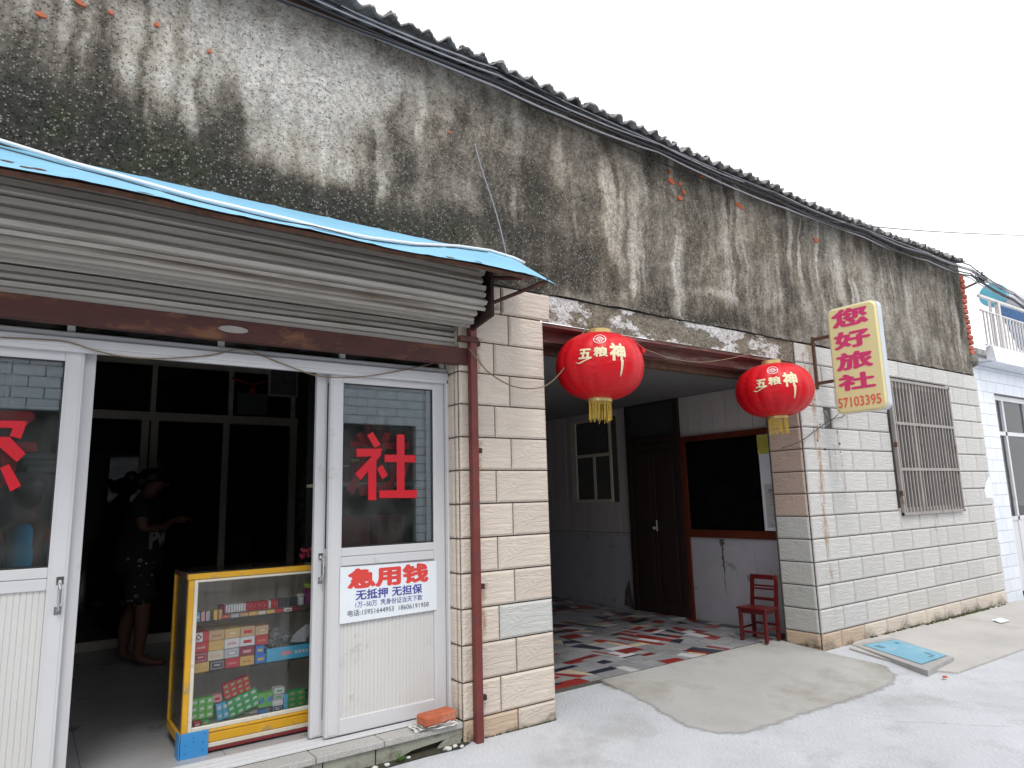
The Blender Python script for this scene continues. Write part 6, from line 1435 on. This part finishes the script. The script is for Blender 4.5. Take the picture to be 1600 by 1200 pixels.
# woman standing, looking down at her phone. local: faces +X, right side -Y
PW = thing('person', 'woman in black printed T-shirt and floral shorts looking at phone', 'person', (.80, 2.93, .2), rad(-12)); PW.scale = (1.2, 1.15, 1)
V = [(0, 0, .84), (.0, 0, .96), (.01, 0, 1.10), (.01, 0, 1.23), (.02, 0, 1.31), (.045, 0, 1.36), (.08, 0, 1.42), (.085, 0, 1.47)]
Rr = [(.13, .095), (.115, .085), (.125, .09), (.13, .085), (.07, .06), (.045, .045), (.07, .075), (.06, .065)]
E = [(0, 1), (1, 2), (2, 3), (3, 4), (4, 5), (5, 6), (6, 7)]
for s_ in (-1, 1):
    b = len(V); xo = .06 if s_ < 0 else -.05
    V += [(0, s_ * .085, .78), (.02 + xo * .5, s_ * .095, .46), (xo - .01, s_ * .10, .30), (xo - .02, s_ * .10, .07), (xo + .06, s_ * .11, .028), (xo + .15, s_ * .12, .018)]; Rr += [(.095, .085), .052, .05, .033, .033, .022]
    E += [(0, b), (b, b + 1), (b + 1, b + 2), (b + 2, b + 3), (b + 3, b + 4), (b + 4, b + 5)]
    b = len(V); V += [(.0, s_ * .16, 1.26), (.03, s_ * .20, 1.06), (.155, s_ * .10, 1.07), (.19, s_ * .06, 1.12)]; Rr += [.05, .038, .028, .022]
    E += [(3, b), (b, b + 1), (b + 1, b + 2), (b + 2, b + 3)]
    hand(V, E, Rr, b + 3, (.7, -s_ * .45, .2), (.2, s_ * .3, -1) if False else (.1, s_ * .5, .8), s_)
body = skinmesh('body', V, E, Rr, 'skin', PW)
mb = MB(); mb.sphere((.135, -.022, 1.44), .008, 6, 5); mb.sphere((.135, .022, 1.44), .008, 6, 5); mb.build('eye', 'black', PW, local=True)
mb = MB(); mb.sphere((.152, 0, 1.42), .013, 7, 5, (1, .8, 1.3)); mb.sphere((.08, -.075, 1.43), .016, 6, 5, (.7, .4, 1.2)); mb.sphere((.08, .075, 1.43), .016, 6, 5, (.7, .4, 1.2)); mb.add([(.150, -.016, 1.393), (.150, .016, 1.393), (.146, .012, 1.386), (.146, -.012, 1.386)], [(0, 1, 2, 3)]); mb.build('face_features', 'skin', PW, local=True)
mb = MB(); mb.sphere((.050, 0, 1.487), .086, 16, 12, (1.0, .98, .86), .03); mb.sphere((-.01, 0, 1.45), .070, 14, 10, (.9, 1, 1.0), .03); mb.sphere((-.075, 0, 1.49), .042, 12, 9, (1, 1, 1.1), .05); mb.build('hair', 'hair', PW, local=True, smooth=True)
tv = [(0, 0, .66), (0, 0, .80), (0, 0, .94), (.01, 0, 1.08), (.01, 0, 1.23), (.015, 0, 1.295)]; tr = [.165, .165, .155, (.15, .12), (.15, .11), (.085, .07)]; te = [(0, 1), (1, 2), (2, 3), (3, 4), (4, 5)]
for s_ in (-1, 1): b = len(tv); tv += [(.0, s_ * .165, 1.255), (.02, s_ * .20, 1.13)]; tr += [.075, .068]; te += [(4, b), (b, b + 1)]
skinmesh('tshirt', tv, te, tr, 'tshirt', PW)
sv = [(0, 0, .90), (0, 0, .76)]; sr = [.15, .145]; se = [(0, 1)]
for s_ in (-1, 1): b = len(sv); sv += [(.01, s_ * .09, .70), (.02 + (.03 if s_ < 0 else -.02), s_ * .10, .46)]; sr += [.10, .095]; se += [(1, b), (b, b + 1)]
sho = skinmesh('shorts', sv, se, sr, 'shorts', PW)
mb = MB()
dg = bpy.context.evaluated_depsgraph_get()
vv = [v for v in sho.data.vertices]; random.shuffle(vv)
for v in vv[:90]:
    c = v.co + v.normal * .004; n_ = v.normal; a_ = n_.cross(Vector((0, 0, 1))); 
    if a_.length < .1: continue
    a_.normalize(); b_ = n_.cross(a_); r_ = random.uniform(.010, .017)
    if random.random() < .5: 
        ring = [c + (a_ * math.cos(t_) + b_ * math.sin(t_)) * r_ for t_ in np.arange(6) * math.pi / 3] + [c + (a_ * math.cos(t_) + b_ * math.sin(t_)) * r_ * .5 for t_ in np.arange(6) * math.pi / 3]
        mb.add(ring, [(i, (i + 1) % 6, (i + 1) % 6 + 6, i + 6) for i in range(6)])
    else: mb.add([c + (a_ * math.cos(t_) + b_ * math.sin(t_)) * r_ * .5 for t_ in np.arange(5) * math.pi * .4], [(0, 1, 2, 3, 4)])
mb.build('floral_print', 'floral', PW, local=True, kind='stuff')
mb = MB(); d_ = Vector((CP[0] - .8, CP[1] - 2.93, 0)); 
text_on(mb, 'Pw', (0, 0, 0), (1, 0, 0), (0, 1, 0), .13, .15, .05, lift=0)
# wrapped on the shirt front-right flank (toward the street)
out = []
for x, y, z in mb.v:
    u_, v_ = x - .01, y; th = rad(-62) + u_ / .14; out.append((.165 * math.cos(th) + .0, .135 * math.sin(th) * 1.08, .90 + v_ + u_ * .35))
m2 = MB(); m2.add(out, mb.f); m2.build('shirt_lettering', mat('grey_print', (.30, .30, .30)), PW, local=True)
ph = MB(); ph.bbox(-.04, .04, -.075, .075, 0, .009, .003); o = ph.build('phone', 'black', local=True); o.location = (1.12, 2.865, 1.37); o.rotation_euler = (.3, -.5, 1.2); tag(o, 'black mobile phone held in both hands of the woman', 'phone')
# child seated on a stool behind the left glass
KD = thing('person', 'child in orange and blue jacket standing behind left glass', 'person', (.02, .72, 1.03), rad(75))
V = [(0, 0, .06), (.0, 0, .18), (.01, 0, .30), (.02, 0, .36), (.025, 0, .39), (.045, 0, .46), (.045, 0, .51)]; Rr = [(.10, .08), (.085, .07), (.09, .07), (.05, .045), (.035, .035), (.065, .065), (.055, .055)]; E = [(i, i + 1) for i in range(6)]
for s_ in (-1, 1):
    b = len(V); V += [(.0, s_ * .06, .02), (.01, s_ * .065, -.36), (.0, s_ * .07, -.58), (-.01, s_ * .07, -.77), (.09, s_ * .075, -.81)]; Rr += [.06, .045, .04, .028, .024]; E += [(0, b), (b, b + 1), (b + 1, b + 2), (b + 2, b + 3), (b + 3, b + 4)]
    b = len(V); V += [(.01, s_ * .13, .30), (.03, s_ * .17, .16), (.15, s_ * .10, .12), (.19, s_ * .08, .13)]; Rr += [.038, .030, .024, .018]; E += [(2, b), (b, b + 1), (b + 1, b + 2), (b + 2, b + 3)]
    hand(V, E, Rr, b + 3, (1, -s_ * .2, -.1), (0, 0, 1), s_)
Rr = [tuple(a_ * 1 for a_ in r_) if isinstance(r_, tuple) else r_ for r_ in Rr]
skinmesh('body', V, E, Rr, 'skin', KD)
mb = MB(); mb.sphere((.025, 0, .52), .078, 14, 10, (1.0, 1, .8), .03); mb.sphere((-.01, 0, .475), .064, 12, 9, (.9, 1, 1.1), .03); mb.build('hair', 'hair', KD, local=True)
mb = MB(); mb.sphere((.103, -.02, .475), .007, 6, 5); mb.sphere((.103, .02, .475), .007, 6, 5); mb.build('eye', 'black', KD, local=True)
skinmesh('trousers', [(0, 0, .12), (0, 0, .0), (0, -.06, -.1), (0, .06, -.1), (.0, -.07, -.70), (.0, .07, -.70)], [(0, 1), (1, 2), (1, 3), (2, 4), (3, 5)], [(.11, .09), (.11, .09), .075, .075, .055, .055], 'shorts', KD)
tv = [(0, 0, -.04), (0, 0, .05), (0, 0, .18), (.01, 0, .29), (.015, 0, .35)]; skinmesh('jacket', tv, [(0, 1), (1, 2), (2, 3), (3, 4)], [(.10, .085), (.10, .085), (.09, .08), (.095, .075), (.055, .05)], 'blue_cloth', KD)
for s_ in (-1, 1):
    skinmesh('upper_sleeve', [(.0, s_ * .08, .31), (.012, s_ * .135, .28), (.022, s_ * .155, .23)], [(0, 1), (1, 2)], [.060, .066, .060], 'orange_cloth', KD)
    skinmesh('lower_sleeve', [(.022, s_ * .155, .23), (.03, s_ * .17, .16), (.14, s_ * .11, .12)], [(0, 1), (1, 2)], [.062, .058, .045], 'blue_cloth', KD)

# ------------------------------------------------------------------ neighbour on the right
NB = thing('neighbour_house', 'white-tiled neighbour house with balcony beyond the inn', 'building', (11.5, 0, 0))
mb = MB(); mb.box(9.66, 10.30, .065, .3, 0, 2.98); mb.box(10.30, 17, .065, .3, 2.62, 2.98); mb.box(12.2, 17, .065, .3, 0, 2.62); NW = mb.build('facade_wall', 'white_grout', NB)
# tiles
cnt_ = 0; rowh = .146; big = MB()
zz_ = 0.0; r_ = 0
while zz_ < 2.93:
    xo = 9.66 + (0 if r_ % 2 else -.14)
    x = xo
    while x < 16.9:
        a_, b_ = max(x, 9.66), x + .286
        x += .288
        z1 = min(zz_ + rowh - .004, 2.96)
        segs = [(a_, min(b_, 10.297))] if zz_ + rowh < 2.70 and a_ < 10.297 else ([(a_, b_)] if zz_ + rowh >= 2.70 else [])
        for s0, s1 in segs:
            if s1 - s0 < .03: continue
            z0 = zz_ if not (zz_ < 2.62 and zz_ + rowh >= 2.70 and s0 > 10.29) else 2.625
            if s0 < 12.0: mb = MB(); mb.box(s0, s1 - .003, .058, .0655, z0, z1); mb.build('wall_tile', 'white_tile', NW); cnt_ += 1
    zz_ += rowh; r_ += 1
mb = MB(); mb.box(12.2, 17, .058, .0645, 0, 2.6); mb.build('plain_wall', 'white_tile', NB)
SW = MB(); SW.box(10.302, 12.2, .10, .16, 2.55, 2.615); SW.box(10.302, 12.2, .10, .16, 2.08, 2.13)
for x in (10.302, 10.62, 11.4): SW.box(x, x + .05, .10, .16, .1, 2.55)
SW.box(10.302, 12.2, .10, .16, .98, 1.03); SW.box(10.302, 12.2, .11, .14, .1, .98)
SW = SW.build('shop_window', 'alu', NB, label='glazed shop window with blue reflection painted behind its glass')
mb = MB(); mb.box(10.35, 12.2, .128, .132, 1.03, 2.55); mb.build('pane', glass('shop_pane', (.9, .9, .95), .5, .02), SW)
mb = MB(); mb.box(10.35, 12.2, .17, .18, 2.13, 2.55); mb.build('blue_reflection', 'reflection_blue', SW)  # blue sheet behind the pane, coloured to stand for reflections in the glass
mb = MB(); mb.box(10.68, 12.2, .20, .21, 1.0, 2.1); mb.build('red_display', 'redin', SW)
for k in range(6): mb = MB(); mb.box(10.36, 10.85, .30, .42, 1.1 + k * .16, 1.18 + k * .16); mb.build('stacked_tray', 'pipe', SW)
mb = MB(); mb.box(9.66, 17, .5, .55, 0, 2.98); mb.build('inner_wall', 'int_dark', NB)
mb = MB(); mb.box(9.80, 17, -.14, 3.0, 2.985, 3.0); mb.prism([(-.18, 2.965), (-.16, 3.17), (-.08, 3.17), (-.08, 2.99), (.2, 2.985), (.2, 2.965)], 'x', 9.84, 17); mb.build('balcony_slab', 'white_tile', NB)
RL = MB(); RL.bbox(9.72, 17, -.145, -.105, 3.80, 3.835, .004); RL.bbox(9.72, 17, -.14, -.11, 3.62, 3.64, .003)
for x in (10.26, 12.2, 14.2): RL.bbox(x, x + .06, -.15, -.10, 3.17, 3.80, .004)
RL.box(9.74, 17, -.135, -.115, 3.172, 3.19); RL = RL.build('railing', 'rail', NB)
for i in range(46): x = 9.79 + i * .105; mb = MB(); mb.box(x, x + .018, -.135, -.117, 3.19, 3.62); mb.build('baluster', 'rail', RL)
# solar water heater on the balcony roof
SOL = thing('solar_water_heater', 'solar water heater with teal-ended white tank behind the railing', 'water heater', (11.3, .6, 3.2))
mb = MB(); mb.tube([(11.42, .28, 4.19), (13.6, .28, 4.22)], .17, 24); mb.build('tank', 'tank_white', SOL, smooth=False)
mb = MB(); mb.tube([(11.39, .28, 4.19), (11.50, .28, 4.19)], .175, 24); mb.build('tank_end', 'tank_blue', SOL)
for i in range(22): x = 11.3 + i * .085; mb = MB(); mb.tube([(x, .22, 4.08), (x, .0, 3.3)], .024, 6); mb.build('vacuum_tube', 'tube_blue', SOL)
mb = MB(); mb.tube([(11.3, .30, 3.0), (11.3, .30, 4.1)], .02, 5); mb.tube([(13.3, .30, 3.0), (13.3, .30, 4.1)], .02, 5); mb.build('stand', 'silver', SOL)
FB = thing('far_house', 'pale house with small windows seen through the balcony railing', 'building', (16, 6, 0))
mb = MB(); mb.box(12.5, 30, 4.0, 12, 0, 4.9); mb.build('wall', 'white_tile', FB)
for i in range(9): mb = MB(); mb.box(13.2 + i * 1.3, 13.9 + i * 1.3, 3.97, 4.0, 3.9, 4.4); mb.build('window', 'int_dark', FB)
mb = MB(); mb.box(12.3, 30, 3.8, 12.1, 4.9, 5.05); mb.build('roof', 'corr', FB)

# ------------------------------------------------------------------ houses across the street (seen in the panes)
OP = thing('opposite_house', 'white-tiled house across the street mirrored in the door glass', 'building', (2, -7, 0))
mb = MB(); YO = -7.0
wall_rects = [(-7, 12, 2.75, 4.1), (1.55, 2.7, 0, 2.75), (-7, -4.4, 0, 2.75), (5.6, 6.6, 0, 2.75), (9.6, 12, 0, 2.75)]
for a_, b_, c_, d_ in wall_rects: mb.box(a_, b_, YO - .25, YO - .012, c_, d_)
mb.build('facade_wall', 'black', OP)
mb = MB()
for a_, b_, c_, d_ in wall_rects:
    r_ = 0; z = c_
    while z < d_ - .02:
        x = a_ - (.18 if r_ % 2 else 0)
        while x < b_: mb.box(max(a_, x), min(b_, x + .352), YO - .012, YO, z, min(d_, z + .138)); x += .365
        z += .149; r_ += 1
mb.build('wall_tiles', 'white_tile', OP, kind='stuff')
mb = MB(); mb.box(-4.4, 1.55, YO - .9, YO - .8, 0, 2.75); mb.box(2.7, 5.6, YO - .9, YO - .8, 0, 2.75); mb.box(6.6, 9.6, YO - .9, YO - .8, 0, 2.75); mb.build('shop_recess', 'int_dark', OP)
mb = MB(); mb.box(-7, 12, YO - 5, YO - .26, 4.0, 4.1); mb.box(-7, 12, YO - 5, YO - 4.9, 0, 4); mb.box(-7, -6.9, YO - 5, YO - .26, 0, 4); mb.box(11.9, 12, YO - 5, YO - .26, 0, 4); mb.build('roof', 'corr', OP)
